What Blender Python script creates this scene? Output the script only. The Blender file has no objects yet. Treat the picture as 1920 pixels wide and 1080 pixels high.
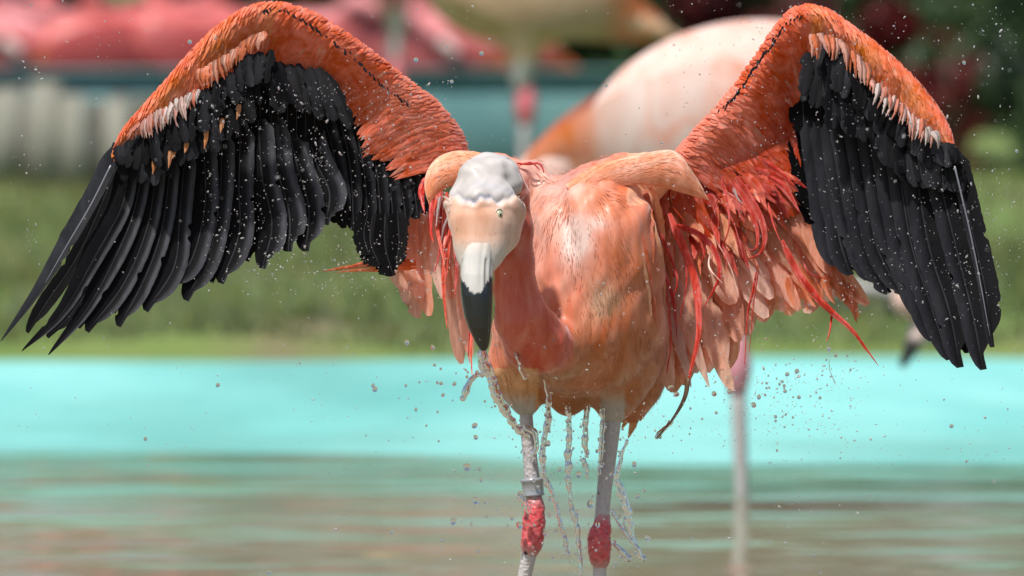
import bpy, math, random
import numpy as np
from mathutils import Matrix, Vector

random.seed(7)
rng = np.random.default_rng(11)
SC = bpy.context.scene
COL = SC.collection

# ------------------------------------------------------------------ camera
CAM_H = 0.75            # metres above the water
D = 10.0                # distance of the bathing bird
FPX = 18182.0           # focal length in photo pixels (1920 wide)
S = D / FPX             # metres per photo pixel at the bird
PITCH = math.atan(564.0 / FPX)
cam_d = bpy.data.cameras.new("camera")
cam = bpy.data.objects.new("camera", cam_d)
COL.objects.link(cam)
cam.location = (0, 0, CAM_H)
cam.rotation_euler = (math.radians(90) - PITCH, 0, 0)
cam_d.sensor_width = 36
cam_d.lens = FPX / 1920 * 36
cam_d.clip_start = 0.5
cam_d.clip_end = 3000
cam_d.dof.use_dof = True
cam_d.dof.focus_distance = D - 0.08
cam_d.dof.aperture_fstop = (cam_d.lens / 1000) / 0.042
SC.camera = cam

# ------------------------------------------------------------------ light
SUN_EL, SUN_AZ = math.radians(64), math.radians(214)     # azimuth measured clockwise from +Y
world = bpy.data.worlds.new("World")
SC.world = world
world.use_nodes = True
wn = world.node_tree
sky = wn.nodes.new("ShaderNodeTexSky")
sky.sky_type = 'NISHITA'
sky.sun_disc = False
sky.sun_elevation = SUN_EL
sky.sun_rotation = SUN_AZ
sky.air_density = 1.0
sky.dust_density = 2.5
sky.ozone_density = 1.0
wn.nodes["Background"].inputs[1].default_value = 0.115
wn.links.new(sky.outputs[0], wn.nodes["Background"].inputs[0])
sun_d = bpy.data.lights.new("sun", 'SUN')
sun_d.energy = 5.0
sun_d.angle = math.radians(2.5)
sun_d.color = (1.0, 0.955, 0.89)
sun = bpy.data.objects.new("sun", sun_d)
COL.objects.link(sun)
sdir = Vector((math.sin(SUN_AZ) * math.cos(SUN_EL), math.cos(SUN_AZ) * math.cos(SUN_EL), math.sin(SUN_EL)))
sun.rotation_euler = sdir.to_track_quat('Z', 'Y').to_euler()
sun.location = (-3, -3, 8)
SC.view_settings.view_transform = 'Standard'
SC.view_settings.look = 'None'
SC.view_settings.exposure = 0.0
SC.view_settings.gamma = 1
SC.view_settings.use_curve_mapping = False
SC.render.engine = 'CYCLES'
SC.cycles.use_denoising = True
SC.cycles.max_bounces = 10
SC.cycles.transparent_max_bounces = 16
SC.cycles.caustics_reflective = False
SC.cycles.caustics_refractive = False
SC.cycles.sample_clamp_indirect = 6
SC.cycles.sample_clamp_direct = 12

# ------------------------------------------------------------------ frame of the bird
FWD = np.array([0, math.cos(PITCH), -math.sin(PITCH)])
UP = np.array([0, math.sin(PITCH), math.cos(PITCH)])
RT = np.array([1.0, 0, 0])
C0 = np.array([0, 0, CAM_H]) + FWD * D
NC = -FWD


def P(px, py, t=0.0):
    """world point seen at photo pixel (px, py), t metres nearer than the bird's plane"""
    k = (D - t) / D
    return C0 - FWD * t + RT * ((px - 960) * S * k) + UP * ((540 - py) * S * k)


def L2W(v):
    v = np.asarray(v, float)
    return C0 + v[:, 0:1] * RT + v[:, 1:2] * FWD + v[:, 2:3] * UP


def W2L(w):
    d = np.asarray(w, float) - C0
    return np.stack([d @ RT, d @ FWD, d @ UP], -1)


def toPX(w):
    l = W2L(w)
    k = D / (D + l[..., 1])
    return 960 + l[..., 0] / S * k, 540 - l[..., 2] / S * k, -l[..., 1]


def Lp(px, py, t=0.0):
    k = (D - t) / D
    return np.array([(px - 960) * S * k, -t, (540 - py) * S * k])


# ------------------------------------------------------------------ object helpers
WLOC = {}


def tag(o, label=None, cat=None, group=None, kind=None):
    if label: o['label'] = label
    if cat: o['category'] = cat
    if group: o['group'] = group
    if kind: o['kind'] = kind
    return o


def thing(name, label, cat, loc, group=None):
    o = bpy.data.objects.new(name, None)
    COL.objects.link(o)
    o.location = loc
    o.empty_display_size = 0.05
    WLOC[o] = Vector(loc)
    return tag(o, label, cat, group)


def link_mesh(name, me, parent=None):
    o = bpy.data.objects.new(name, me)
    COL.objects.link(o)
    if parent is not None:
        o.parent = parent
        if parent in WLOC:
            o.matrix_parent_inverse = Matrix.Translation(-WLOC[parent])
    return o


class MB:
    def __init__(self):
        self.v = []; self.f3 = []; self.f4 = []; self.c = []; self.uv = []; self.n = 0; self.nr = []; self.cust = False

    def add(self, v, f, c, uv=None, nrm=None):
        v = np.asarray(v, float).reshape(-1, 3)
        f = np.asarray(f, int)
        c = np.asarray(c, float)
        if c.ndim == 1: c = np.tile(c[:3], (len(v), 1))
        self.v.append(v); self.c.append(c[:, :3])
        if nrm is not None: self.nr.append(np.asarray(nrm).reshape(-1, 3)); self.cust = True
        self.uv.append(np.zeros((len(v), 2)) if uv is None else np.asarray(uv, float))
        (self.f4 if f.shape[1] == 4 else self.f3).append(f + self.n)
        self.n += len(v)

    def build(self, name, mat, parent=None, smooth=True):
        v = np.concatenate(self.v); c = np.concatenate(self.c); uv = np.concatenate(self.uv)
        f4 = np.concatenate(self.f4) if self.f4 else np.zeros((0, 4), int)
        f3 = np.concatenate(self.f3) if self.f3 else np.zeros((0, 3), int)
        me = bpy.data.meshes.new(name)
        me.vertices.add(len(v)); me.vertices.foreach_set('co', v.astype(np.float32).ravel())
        loops = np.concatenate([f4.ravel(), f3.ravel()]).astype(np.int32)
        me.loops.add(len(loops)); me.loops.foreach_set('vertex_index', loops)
        starts = np.concatenate([np.arange(len(f4)) * 4, len(f4) * 4 + np.arange(len(f3)) * 3]).astype(np.int32)
        me.polygons.add(len(starts)); me.polygons.foreach_set('loop_start', starts)
        if smooth:
            me.polygons.foreach_set('use_smooth', np.ones(len(starts), bool))
        a = me.color_attributes.new('tint', 'FLOAT_COLOR', 'POINT')
        a.data.foreach_set('color', np.concatenate([c, np.ones((len(c), 1))], 1).astype(np.float32).ravel())
        ul = me.uv_layers.new(name='UVMap')
        ul.data.foreach_set('uv', uv[loops].astype(np.float32).ravel())
        me.update(calc_edges=True)
        if not self.cust: me.validate()
        if self.cust:
            me.normals_split_custom_set_from_vertices(unit(np.concatenate(self.nr)).astype(np.float32))
        me.materials.append(mat)
        return link_mesh(name, me, parent)


def catmull(pts, n):
    p = np.asarray(pts, float)
    if len(p) == 2:
        u = np.linspace(0, 1, n)[:, None]
        return p[0] * (1 - u) + p[1] * u
    q = np.vstack([2 * p[0] - p[1], p, 2 * p[-1] - p[-2]])
    d = np.linalg.norm(np.diff(p[:, :3], axis=0), axis=1)
    cum = np.concatenate([[0], np.cumsum(d)]); cum /= cum[-1]
    us = np.linspace(0, 1, n)
    k = np.clip(np.searchsorted(cum, us, side='right') - 1, 0, len(p) - 2)
    x = ((us - cum[k]) / (cum[k + 1] - cum[k]))[:, None]
    a, b, c, e = q[k], q[k + 1], q[k + 2], q[k + 3]
    return 0.5 * (2 * b + (c - a) * x + (2 * a - 5 * b + 4 * c - e) * x ** 2 + (3 * b - a - 3 * c + e) * x ** 3)


def unit(v):
    return v / (np.linalg.norm(v, axis=-1, keepdims=True) + 1e-12)


def grid_faces(n, m):
    i = np.arange(n - 1)[:, None] * m + np.arange(m - 1)[None]
    i = i.ravel()
    return np.stack([i, i + 1, i + m + 1, i + m], 1)


def tube(mb, pts, rad, col, sides=10, n=24, ell=(1, 1), hint=None, cap=True):
    pts = np.asarray(pts, float)
    r = np.asarray(rad, float)
    ctl = np.concatenate([pts, r[:, None]], 1)
    c = catmull(ctl, n)
    q, rr = c[:, :3], np.maximum(c[:, 3], 1e-5)
    T = unit(np.gradient(q, axis=0))
    h = np.array([0.0, -1, 0.03]) if hint is None else np.asarray(hint, float)
    A = unit(np.cross(T, h)); B = np.cross(A, T)
    th = np.linspace(0, 2 * np.pi, sides, endpoint=False)
    ring = (np.cos(th)[None, :, None] * A[:, None] * ell[0] + np.sin(th)[None, :, None] * B[:, None] * ell[1]) * rr[:, None, None]
    v = (q[:, None] + ring).reshape(-1, 3)
    f = []
    for i in range(n - 1):
        j = np.arange(sides)
        f.append(np.stack([i * sides + j, i * sides + (j + 1) % sides, (i + 1) * sides + (j + 1) % sides, (i + 1) * sides + j], 1))
    f = np.concatenate(f)
    col = np.asarray(col, float)
    cc = np.repeat(col, sides, 0) if col.ndim == 2 else col
    base = mb.n
    uv = np.stack([np.tile(th / 6.283, n), np.repeat(np.linspace(0, 1, n), sides)], 1)
    mb.add(v, f, cc, uv)
    if cap:
        for e in (0, n - 1):
            idx = np.arange(sides) + e * sides
            cv = q[e] + T[e] * (rr[e] * (0.5 if e else -0.5))
            mb.v.append(cv[None]); mb.c.append((cc[idx[0]] if cc.ndim == 2 else cc)[None, :3]); mb.uv.append(np.zeros((1, 2)))
            k = mb.n; mb.n += 1
            tri = np.stack([idx + base, np.roll(idx, -1) + base, np.full(sides, k)], 1)
            if e == 0: tri = tri[:, ::-1]
            mb.f3.append(tri)


# ------------------------------------------------------------------ node helpers
def newmat(name):
    m = bpy.data.materials.new(name); m.use_nodes = True
    nt = m.node_tree
    b = nt.nodes['Principled BSDF']
    return m, nt, b


def N(nt, kind, **kw):
    n = nt.nodes.new(kind)
    for k, v in kw.items():
        if isinstance(k, str) and hasattr(n, k): setattr(n, k, v)
    return n


def ramp(nt, stops):
    r = nt.nodes.new('ShaderNodeValToRGB')
    e = r.color_ramp.elements
    while len(e) > 1: e.remove(e[-1])
    e[0].position = stops[0][0]; e[0].color = (*stops[0][1], 1)
    for p, c in stops[1:]:
        x = e.new(p); x.color = (*c, 1)
    return r


def noise_tex(nt, vec, scale, detail=4, rough=0.55, dist=0.0, stretch=None):
    n = nt.nodes.new('ShaderNodeTexNoise')
    n.inputs['Scale'].default_value = scale
    n.inputs['Detail'].default_value = detail
    n.inputs['Roughness'].default_value = rough
    n.inputs['Distortion'].default_value = dist
    if stretch is not None:
        mp = nt.nodes.new('ShaderNodeMapping')
        mp.inputs['Scale'].default_value = stretch
        nt.links.new(vec, mp.inputs['Vector']); vec = mp.outputs[0]
    nt.links.new(vec, n.inputs['Vector'])
    return n


def plumage(name, rough=0.55, sheen=0.3, transl=0.0, barb=0.25, var=0.25, spec=0.35, stretch=(1, 1, 0.25), nscale=90, coat=0.0, bump=0.3):
    m, nt, b = newmat(name)
    at = N(nt, 'ShaderNodeAttribute'); at.attribute_name = 'tint'
    tc = nt.nodes.new('ShaderNodeTexCoord')
    n1 = noise_tex(nt, tc.outputs['Object'], nscale, 5, 0.6, 0.6, stretch)
    hs = nt.nodes.new('ShaderNodeHueSaturation')
    mr = nt.nodes.new('ShaderNodeMapRange')
    mr.inputs[1].default_value = 0.3; mr.inputs[2].default_value = 0.7
    mr.inputs[3].default_value = 1 - var; mr.inputs[4].default_value = 1 + var
    nt.links.new(n1.outputs[0], mr.inputs[0])
    nt.links.new(mr.outputs[0], hs.inputs['Value'])
    ms = nt.nodes.new('ShaderNodeMapRange')
    ms.inputs[1].default_value = 0.3; ms.inputs[2].default_value = 0.7
    ms.inputs[3].default_value = 1.12; ms.inputs[4].default_value = 0.86
    nt.links.new(n1.outputs[0], ms.inputs[0]); nt.links.new(ms.outputs[0], hs.inputs['Saturation'])
    nt.links.new(at.outputs['Color'], hs.inputs['Color'])
    nt.links.new(hs.outputs[0], b.inputs['Base Color'])
    b.inputs['Roughness'].default_value = rough
    b.inputs['Specular IOR Level'].default_value = spec
    b.inputs['Sheen Weight'].default_value = sheen
    b.inputs['Sheen Roughness'].default_value = 0.4
    b.inputs['Coat Weight'].default_value = coat
    b.inputs['Coat Roughness'].default_value = 0.25
    # barbs: fine slanting lines out of the uv of each feather
    mp = nt.nodes.new('ShaderNodeMapping'); nt.links.new(tc.outputs['UV'], mp.inputs[0])
    wv = nt.nodes.new('ShaderNodeTexWave'); wv.wave_type = 'BANDS'; wv.bands_direction = 'DIAGONAL'
    wv.inputs['Scale'].default_value = 9; wv.inputs['Distortion'].default_value = 2.5; wv.inputs['Detail'].default_value = 3
    nt.links.new(mp.outputs[0], wv.inputs[0])
    bp = nt.nodes.new('ShaderNodeBump'); bp.inputs['Strength'].default_value = barb; bp.inputs['Distance'].default_value = 0.0006
    nt.links.new(wv.outputs[0], bp.inputs['Height'])
    b2 = nt.nodes.new('ShaderNodeBump'); b2.inputs['Strength'].default_value = bump; b2.inputs['Distance'].default_value = 0.0015
    nt.links.new(n1.outputs[0], b2.inputs['Height']); nt.links.new(bp.outputs[0], b2.inputs['Normal'])
    nt.links.new(b2.outputs[0], b.inputs['Normal'])
    if transl > 0:
        tr = nt.nodes.new('ShaderNodeBsdfTranslucent')
        nt.links.new(hs.outputs[0], tr.inputs[0])
        mx = nt.nodes.new('ShaderNodeMixShader'); mx.inputs[0].default_value = transl
        nt.links.new(b.outputs[0], mx.inputs[1]); nt.links.new(tr.outputs[0], mx.inputs[2])
        nt.links.new(mx.outputs[0], nt.nodes['Material Output'].inputs[0])
    return m


M_BODY = plumage('body_plumage', 0.5, 0.3, 0.0, 0.0, 0.16, 0.35, (1, 1, 0.35), 38, 0.10, 0.25)
def swirl(m, col1, col2, w1, w2):
    nt = m.node_tree; hs = [n for n in nt.nodes if n.type == 'HUE_SAT'][0]
    at = [n for n in nt.nodes if n.type == 'ATTRIBUTE'][0]; tc = [n for n in nt.nodes if n.type == 'TEX_COORD'][0]
    prev = at.outputs['Color']
    for sc_, st_, lo, col, wt in ((16, (1, 1, 0.35), 0.50, col1, w1), (22, (1, 1, 0.30), 0.53, col2, w2)):
        nz = noise_tex(nt, tc.outputs['Object'], sc_, 6, 0.62, 1.1, st_)
        r_ = ramp(nt, [(lo, (0, 0, 0)), (lo + 0.16, (wt, wt, wt))]); nt.links.new(nz.outputs[0], r_.inputs[0])
        mx_ = nt.nodes.new('ShaderNodeMixRGB')
        ma_ = nt.nodes.new('ShaderNodeMath'); ma_.operation = 'MULTIPLY'; nt.links.new(r_.outputs[0], ma_.inputs[0]); nt.links.new(at.outputs['Alpha'], ma_.inputs[1])
        nt.links.new(ma_.outputs[0], mx_.inputs[0]); nt.links.new(prev, mx_.inputs[1]); mx_.inputs[2].default_value = (*col, 1)
        prev = mx_.outputs[0]
    nt.links.new(prev, hs.inputs['Color'])


M_DOWN = plumage('down_strands', 0.6, 0.3, 0.0, 0.0, 0.16, 0.3, (1, 1, 0.3), 45)
M_ARM = plumage('covert_plumage', 0.5, 0.3, 0.3, 0.3, 0.16, 0.35, (1, 1, 1), 60, 0.0)
M_PINK = plumage('wet_pink_feather', 0.4, 0.1, 0.5, 0.6, 0.22, 0.5, (1, 1, 0.15), 120, 0.3)
M_RED = plumage('wet_red_feather', 0.4, 0.0, 0.25, 0.5, 0.35, 0.4, (1, 1, 0.3), 110, 0.15)
M_PALE = plumage('pale_plumage', 0.55, 0.2, 0.0, 0.0, 0.08, 0.3, (1, 1, 0.3), 20, 0.0, 0.2)
swirl(M_PALE, (0.72, 0.28, 0.18), (0.72, 0.58, 0.54), 0.9, 0.6)
M_BLACK = plumage('black_flight_feather', 0.55, 0.03, 0.0, 0.7, 0.4, 0.08, (1, 1, 0.3), 60, 0.0, 0.45)
M_SKIN = plumage('leg_skin', 0.45, 0.0, 0.0, 0.0, 0.12, 0.4, (1, 1, 0.6), 300, 0.25, 0.6)
M_BILL = plumage('bill_horn', 0.28, 0.0, 0.0, 0.0, 0.06, 0.5, (1, 1, 0.3), 120, 0.5, 0.15)
M_PLUM = plumage('breast_plumage', 0.5, 0.3, 0.0, 0.0, 0.16, 0.35, (1, 1, 0.35), 38, 0.08, 0.3)
swirl(M_PLUM, (0.70, 0.40, 0.30), (0.70, 0.15, 0.06), 0.45, 0.5)
bl = M_BLACK.node_tree.nodes['Principled BSDF']
bl.inputs['Sheen Tint'].default_value = (0.75, 0.82, 1.0, 1)


def add_rings(m, col, sc):
    """scale ridges across a leg: bump rings"""
    nt = m.node_tree
    b = nt.nodes['Principled BSDF']
    tc = nt.nodes.new('ShaderNodeTexCoord')
    vo = nt.nodes.new('ShaderNodeTexVoronoi'); vo.inputs['Scale'].default_value = sc
    mp = nt.nodes.new('ShaderNodeMapping'); mp.inputs['Scale'].default_value = (0.9, 0.9, 1.1)
    nt.links.new(tc.outputs['Object'], mp.inputs[0]); nt.links.new(mp.outputs[0], vo.inputs[0])
    bp = nt.nodes.new('ShaderNodeBump'); bp.inputs['Strength'].default_value = 0.7; bp.inputs['Distance'].default_value = 0.0012
    nt.links.new(vo.outputs[0], bp.inputs['Height'])
    nt.links.new(bp.outputs[0], b.inputs['Normal'])
    at = [n for n in nt.nodes if n.type == 'ATTRIBUTE'][0]
    mx = nt.nodes.new('ShaderNodeMixRGB'); mx.blend_type = 'MIX'
    r = ramp(nt, [(0.25, (0, 0, 0)), (0.75, (1, 1, 1))])
    nt.links.new(vo.outputs[0], r.inputs[0]); 
    ml = nt.nodes.new('ShaderNodeMath'); ml.operation = 'MULTIPLY'; ml.inputs[1].default_value = 0.45
    nt.links.new(r.outputs[0], ml.inputs[0]); nt.links.new(ml.outputs[0], mx.inputs[0])
    nt.links.new(at.outputs['Color'], mx.inputs[1]); mx.inputs[2].default_value = (*col, 1)
    nt.links.new(mx.outputs[0], b.inputs['Base Color'])


M_KNEE = plumage('knee_skin', 0.4, 0.0, 0.0, 0.0, 0.12, 0.4, (1, 1, 0.6), 300, 0.35, 0.6)
add_rings(M_KNEE, (0.72, 0.24, 0.24), 230)
add_rings(M_SKIN, (0.62, 0.55, 0.54), 260)


def glass_mat(name, rough=0.0, tint=(1, 1, 1), ior=1.33):
    m, nt, b = newmat(name)
    b.inputs['Base Color'].default_value = (*tint, 1)
    b.inputs['Roughness'].default_value = rough
    b.inputs['IOR'].default_value = ior
    b.inputs['Transmission Weight'].default_value = 1.0
    return m


M_DROP = glass_mat('water_drop', 0.02)
M_SPRAY = glass_mat('spray_water', 0.12)
M_SPRAY.node_tree.nodes['Principled BSDF'].inputs['Transmission Weight'].default_value = 0.72

# ------------------------------------------------------------------ terrain, pool and bank
def ground_h(x, y):
    bank = np.interp(y, [17.4, 17.7, 18.6, 21, 24, 26, 60, 400], [0.055, 0.10, 0.145, 0.2, 0.26, 0.27, 0.5, 3.0])
    bank = np.where((x < 0.42) & (y > 24.3) & (y < 26.6), -0.08, bank)
    bank = bank + 0.012 * np.sin(x * 3.1 + y * 1.3) + 0.01 * np.sin(x * 7.3 - y * 2.2)
    inside = (np.abs(x) < 5.9) & (y < 17.6) & (y > -5)
    return np.where(inside, -0.5, np.where(y < 17.6, 0.11, bank))


xs = np.concatenate([[-1500, -300, -80, -30, -12], np.linspace(-5.95, 5.95, 140), [12, 30, 80, 300, 1500]])
ys = np.concatenate([[-1000, -100, -20, -5.05, -4.9, 0, 8, 17.55], np.linspace(17.65, 27, 110), [35, 60, 120, 300, 2500]])
X, Y = np.meshgrid(xs, ys, indexing='ij')
Z = ground_h(X, Y)
mb = MB()
mb.add(np.stack([X, Y, Z], -1).reshape(-1, 3), grid_faces(len(xs), len(ys))[:, ::-1], (0.1, 0.15, 0.05))
mg, nt, b = newmat('bank_soil')
tc = nt.nodes.new('ShaderNodeTexCoord')
n1 = noise_tex(nt, tc.outputs['Object'], 1.6, 5, 0.6)
r = ramp(nt, [(0.35, (0.10, 0.17, 0.035)), (0.55, (0.14, 0.19, 0.05)), (0.7, (0.17, 0.13, 0.08))])
nt.links.new(n1.outputs[0], r.inputs[0]); nt.links.new(r.outputs[0], b.inputs['Base Color'])
b.inputs['Roughness'].default_value = 0.95
tag(mb.build('ground', mg), kind='structure')

# pool floor: painted turquoise, rising to a beach at the far side
ys = np.concatenate([np.linspace(-5, 11, 12), np.linspace(11.5, 17.72, 40)])
xs = np.linspace(-5.95, 5.95, 40)
X, Y = np.meshgrid(xs, ys, indexing='ij')
edge = np.sin(X * 1.4 + 0.7) * 0.22 + 0.14 * np.sin(X * 4.1) + 0.08 * np.sin(X * 9.3 + 1)
Z = np.interp(Y + edge, [-5, 9, 12.5, 14.3, 15.5, 17.72, 18.5], [-0.22, -0.20, -0.13, -0.05, 0.0, 0.075, 0.085])
mb = MB()
mb.add(np.stack([X, Y, Z], -1).reshape(-1, 3), grid_faces(len(xs), len(ys))[:, ::-1], (0.2, 0.7, 0.65))
mp_, nt, b = newmat('turquoise_pool_paint')
tc = nt.nodes.new('ShaderNodeTexCoord')
n1 = noise_tex(nt, tc.outputs['Object'], 1.1, 6, 0.6, 0.3, (1, 0.45, 1))
r = ramp(nt, [(0.32, (0.12, 0.41, 0.38)), (0.47, (0.18, 0.54, 0.51)), (0.60, (0.25, 0.63, 0.60))])
nt.links.new(n1.outputs[0], r.inputs[0])
n2 = noise_tex(nt, tc.outputs['Object'], 1.8, 6, 0.65, 0.2, (1, 0.6, 1))
r2 = ramp(nt, [(0.36, (0, 0, 0)), (0.54, (1, 1, 1))])
nt.links.new(n2.outputs[0], r2.inputs[0])
sx = nt.nodes.new('ShaderNodeSeparateXYZ'); nt.links.new(tc.outputs['Object'], sx.inputs[0])
mz = nt.nodes.new('ShaderNodeMapRange')          # brown patches, stronger in the deeper water
mz.inputs[1].default_value = -0.01; mz.inputs[2].default_value = -0.10
mz.inputs[3].default_value = 0.05; mz.inputs[4].default_value = 1.0
nt.links.new(sx.outputs[2], mz.inputs[0])
ml = nt.nodes.new('ShaderNodeMath'); ml.operation = 'MULTIPLY'
nt.links.new(mz.outputs[0], ml.inputs[0]); nt.links.new(r2.outputs[0], ml.inputs[1])
mx = nt.nodes.new('ShaderNodeMixRGB'); mx.inputs[2].default_value = (0.46, 0.29, 0.20, 1)
nt.links.new(ml.outputs[0], mx.inputs[0]); nt.links.new(r.outputs[0], mx.inputs[1])
mwet = nt.nodes.new('ShaderNodeMapRange')     # the lower beach is wet and algae stained
mwet.inputs[1].default_value = 0.055; mwet.inputs[2].default_value = 0.0; mwet.inputs[3].default_value = 0.0; mwet.inputs[4].default_value = 0.75
nt.links.new(sx.outputs[2], mwet.inputs[0])
n3 = noise_tex(nt, tc.outputs['Object'], 1.5, 5, 0.6, 0.4, (0.8, 1.4, 1))
r3 = ramp(nt, [(0.36, (0.15, 0.15, 0.15)), (0.62, (1, 1, 1))]); nt.links.new(n3.outputs[0], r3.inputs[0])
mm = nt.nodes.new('ShaderNodeMath'); mm.operation = 'MULTIPLY'; nt.links.new(mwet.outputs[0], mm.inputs[0]); nt.links.new(r3.outputs[0], mm.inputs[1])
mx3 = nt.nodes.new('ShaderNodeMixRGB'); mx3.inputs[2].default_value = (0.14, 0.36, 0.30, 1)
nt.links.new(mm.outputs[0], mx3.inputs[0]); nt.links.new(mx.outputs[0], mx3.inputs[1])
nt.links.new(mx3.outputs[0], b.inputs['Base Color'])
b.inputs['Roughness'].default_value = 0.6
tag(mb.build('pool_floor', mp_), kind='structure')

# water sheet
mb = MB()
xs = np.linspace(-5.94, 5.94, 2); ys = np.linspace(-4.9, 16.6, 2)
X, Y = np.meshgrid(xs, ys, indexing='ij')
mb.add(np.stack([X, Y, X * 0], -1).reshape(-1, 3), grid_faces(2, 2)[:, ::-1], (1, 1, 1))
mw = bpy.data.materials.new('pool_water'); mw.use_nodes = True
nt = mw.node_tree
nt.nodes.remove(nt.nodes['Principled BSDF'])
tc = nt.nodes.new('ShaderNodeTexCoord')
na = noise_tex(nt, tc.outputs['Object'], 2.4, 2.5, 0.42, 0.3, (1.0, 1.0, 1))
nb = noise_tex(nt, tc.outputs['Object'], 1.7, 2, 0.5, 0.0, (0.7, 1.3, 1))
ad = nt.nodes.new('ShaderNodeMath'); ad.operation = 'MULTIPLY_ADD'; ad.inputs[1].default_value = 2.6
nt.links.new(nb.outputs[0], ad.inputs[0]); nt.links.new(na.outputs[0], ad.inputs[2])
bp = nt.nodes.new('ShaderNodeBump'); bp.inputs['Strength'].default_value = 0.5; bp.inputs['Distance'].default_value = 0.017
nt.links.new(ad.outputs[0], bp.inputs['Height'])
gl = nt.nodes.new('ShaderNodeBsdfGlossy'); gl.inputs['Roughness'].default_value = 0.07
gl.inputs['Color'].default_value = (0.95, 0.97, 0.96, 1)
tr = nt.nodes.new('ShaderNodeBsdfTransparent'); tr.inputs[0].default_value = (0.80, 0.84, 0.75, 1)
df = nt.nodes.new('ShaderNodeBsdfDiffuse'); df.inputs[0].default_value = (0.38, 0.28, 0.18, 1)
m1 = nt.nodes.new('ShaderNodeMixShader'); m1.inputs[0].default_value = 0.45
sw_ = nt.nodes.new('ShaderNodeSeparateXYZ'); nt.links.new(tc.outputs['Object'], sw_.inputs[0])
mt_ = nt.nodes.new('ShaderNodeMapRange')     # murkier where the pool is deeper
mt_.inputs[1].default_value = 15.5; mt_.inputs[2].default_value = 13.4; mt_.inputs[3].default_value = 0.02; mt_.inputs[4].default_value = 0.5
nt.links.new(sw_.outputs[1], mt_.inputs[0]); nt.links.new(mt_.outputs[0], m1.inputs[0])
nt.links.new(tr.outputs[0], m1.inputs[1]); nt.links.new(df.outputs[0], m1.inputs[2])
fr = nt.nodes.new('ShaderNodeFresnel'); fr.inputs[0].default_value = 1.33
nt.links.new(bp.outputs[0], fr.inputs[1]); nt.links.new(bp.outputs[0], gl.inputs['Normal'])
m2 = nt.nodes.new('ShaderNodeMixShader')
fm = nt.nodes.new('ShaderNodeMath'); fm.operation = 'MULTIPLY'; fm.inputs[1].default_value = 0.78
nt.links.new(fr.outputs[0], fm.inputs[0]); nt.links.new(fm.outputs[0], m2.inputs[0]); nt.links.new(m1.outputs[0], m2.inputs[1]); nt.links.new(gl.outputs[0], m2.inputs[2])
nt.links.new(m2.outputs[0], nt.nodes['Material Output'].inputs[0])
tag(mb.build('water', mw), kind='structure')

# grass: every blade a bent triangle strip
mgr = plumage('grass_blade', 0.6, 0.0, 0.35, 0.0, 0.3, 0.3, (1, 1, 1), 4)
NG = 115000
gx = rng.uniform(-4.0, 4.0, NG); gy = 17.66 + rng.random(NG) ** 1.15 * 6.2
dens = np.sin(gx * 2.3 + gy * 1.1) + np.sin(gx * 5.1 - gy * 2.9 + 2) + 0.8 * np.sin(gx * 9.7 + gy * 4.3)
bare = (gx > 0.95) & (gy > 21.2)
keep = ((dens > -1.5) | (rng.random(NG) < 0.3)) & (~bare | (rng.random(NG) < 0.15))
gx, gy, dens = gx[keep], gy[keep], dens[keep]
n = len(gx)
gz = ground_h(gx, gy) - 0.004
h = rng.uniform(0.02, 0.055, n) * (1 + 0.35 * np.tanh(dens)) * np.interp(gy, [17.6, 18.2], [0.6, 1])
ang = rng.uniform(0, 6.283, n); w = rng.uniform(0.002, 0.004, n)
dx, dy = np.cos(ang), np.sin(ang)
lean = rng.uniform(-0.5, 0.5, (n, 2)) * h[:, None]
base = np.stack([gx, gy, gz], 1)
side = np.stack([dx * w, dy * w, 0 * w], 1)
mid = base + np.stack([lean[:, 0] * 0.35, lean[:, 1] * 0.35, h * 0.6], 1)
tip = base + np.stack([lean[:, 0], lean[:, 1], h], 1)
V = np.stack([base - side, base + side, mid - side * 0.7, mid + side * 0.7, tip], 1).reshape(-1, 3)
k = np.arange(n)[:, None] * 5
F = np.concatenate([k + [0, 1, 3], k + [0, 3, 2], k + [2, 3, 4]])
gcol = np.array([0.185, 0.232, 0.098])[None] * (1 + 0.42 * np.tanh(dens))[:, None] + rng.normal(0, 0.02, (n, 3))
yel = rng.random(n) < 0.18 + 0.1 * (gx < -0.8)
dry = (np.sin(gx * 3.7 + gy * 2.1 + 1) + 0.35 * (gy - 20.6) > 0.75) & (rng.random(n) < 0.6)
gcol[dry] = np.array([0.20, 0.17, 0.10]) * rng.uniform(0.7, 1.2, (dry.sum(), 1))
gcol[yel] = np.array([0.27, 0.28, 0.08]) * rng.uniform(0.7, 1.2, (yel.sum(), 1))
mb = MB(); mb.add(V, F, np.repeat(np.clip(gcol, 0.01, 1), 5, 0))
tag(mb.build('grass', mgr, smooth=False), 'short green grass covering the bank behind the pool', 'grass', kind='stuff')


def rockmesh(name, loc, size, col, seed, label, cat='stone'):
    r_ = np.random.default_rng(seed)
    th = np.linspace(0, np.pi, 12); ph = np.linspace(0, 2 * np.pi, 19)
    T_, F_ = np.meshgrid(th, ph, indexing='ij')
    k = r_.uniform(-1, 1, (5, 3)) * 3; pz = r_.uniform(0, 6, 5)
    v = np.stack([np.sin(T_) * np.cos(F_), np.sin(T_) * np.sin(F_), np.cos(T_)], -1).reshape(-1, 3)
    d = 1 + 0.09 * sum(np.sin(v @ k[i] + pz[i]) for i in range(5))
    v = np.sign(v) * np.abs(v) ** 0.8 * d[:, None] * np.array(size) + np.array(loc)
    mb = MB(); mb.add(v, grid_faces(12, 19), col)
    return tag(mb.build(name, M_STONE), label, cat)


M_STONE = plumage('stone_surface', 0.85, 0.0, 0.0, 0.0, 0.25, 0.2, (1, 1, 1), 14, 0, 0.5)


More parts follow.
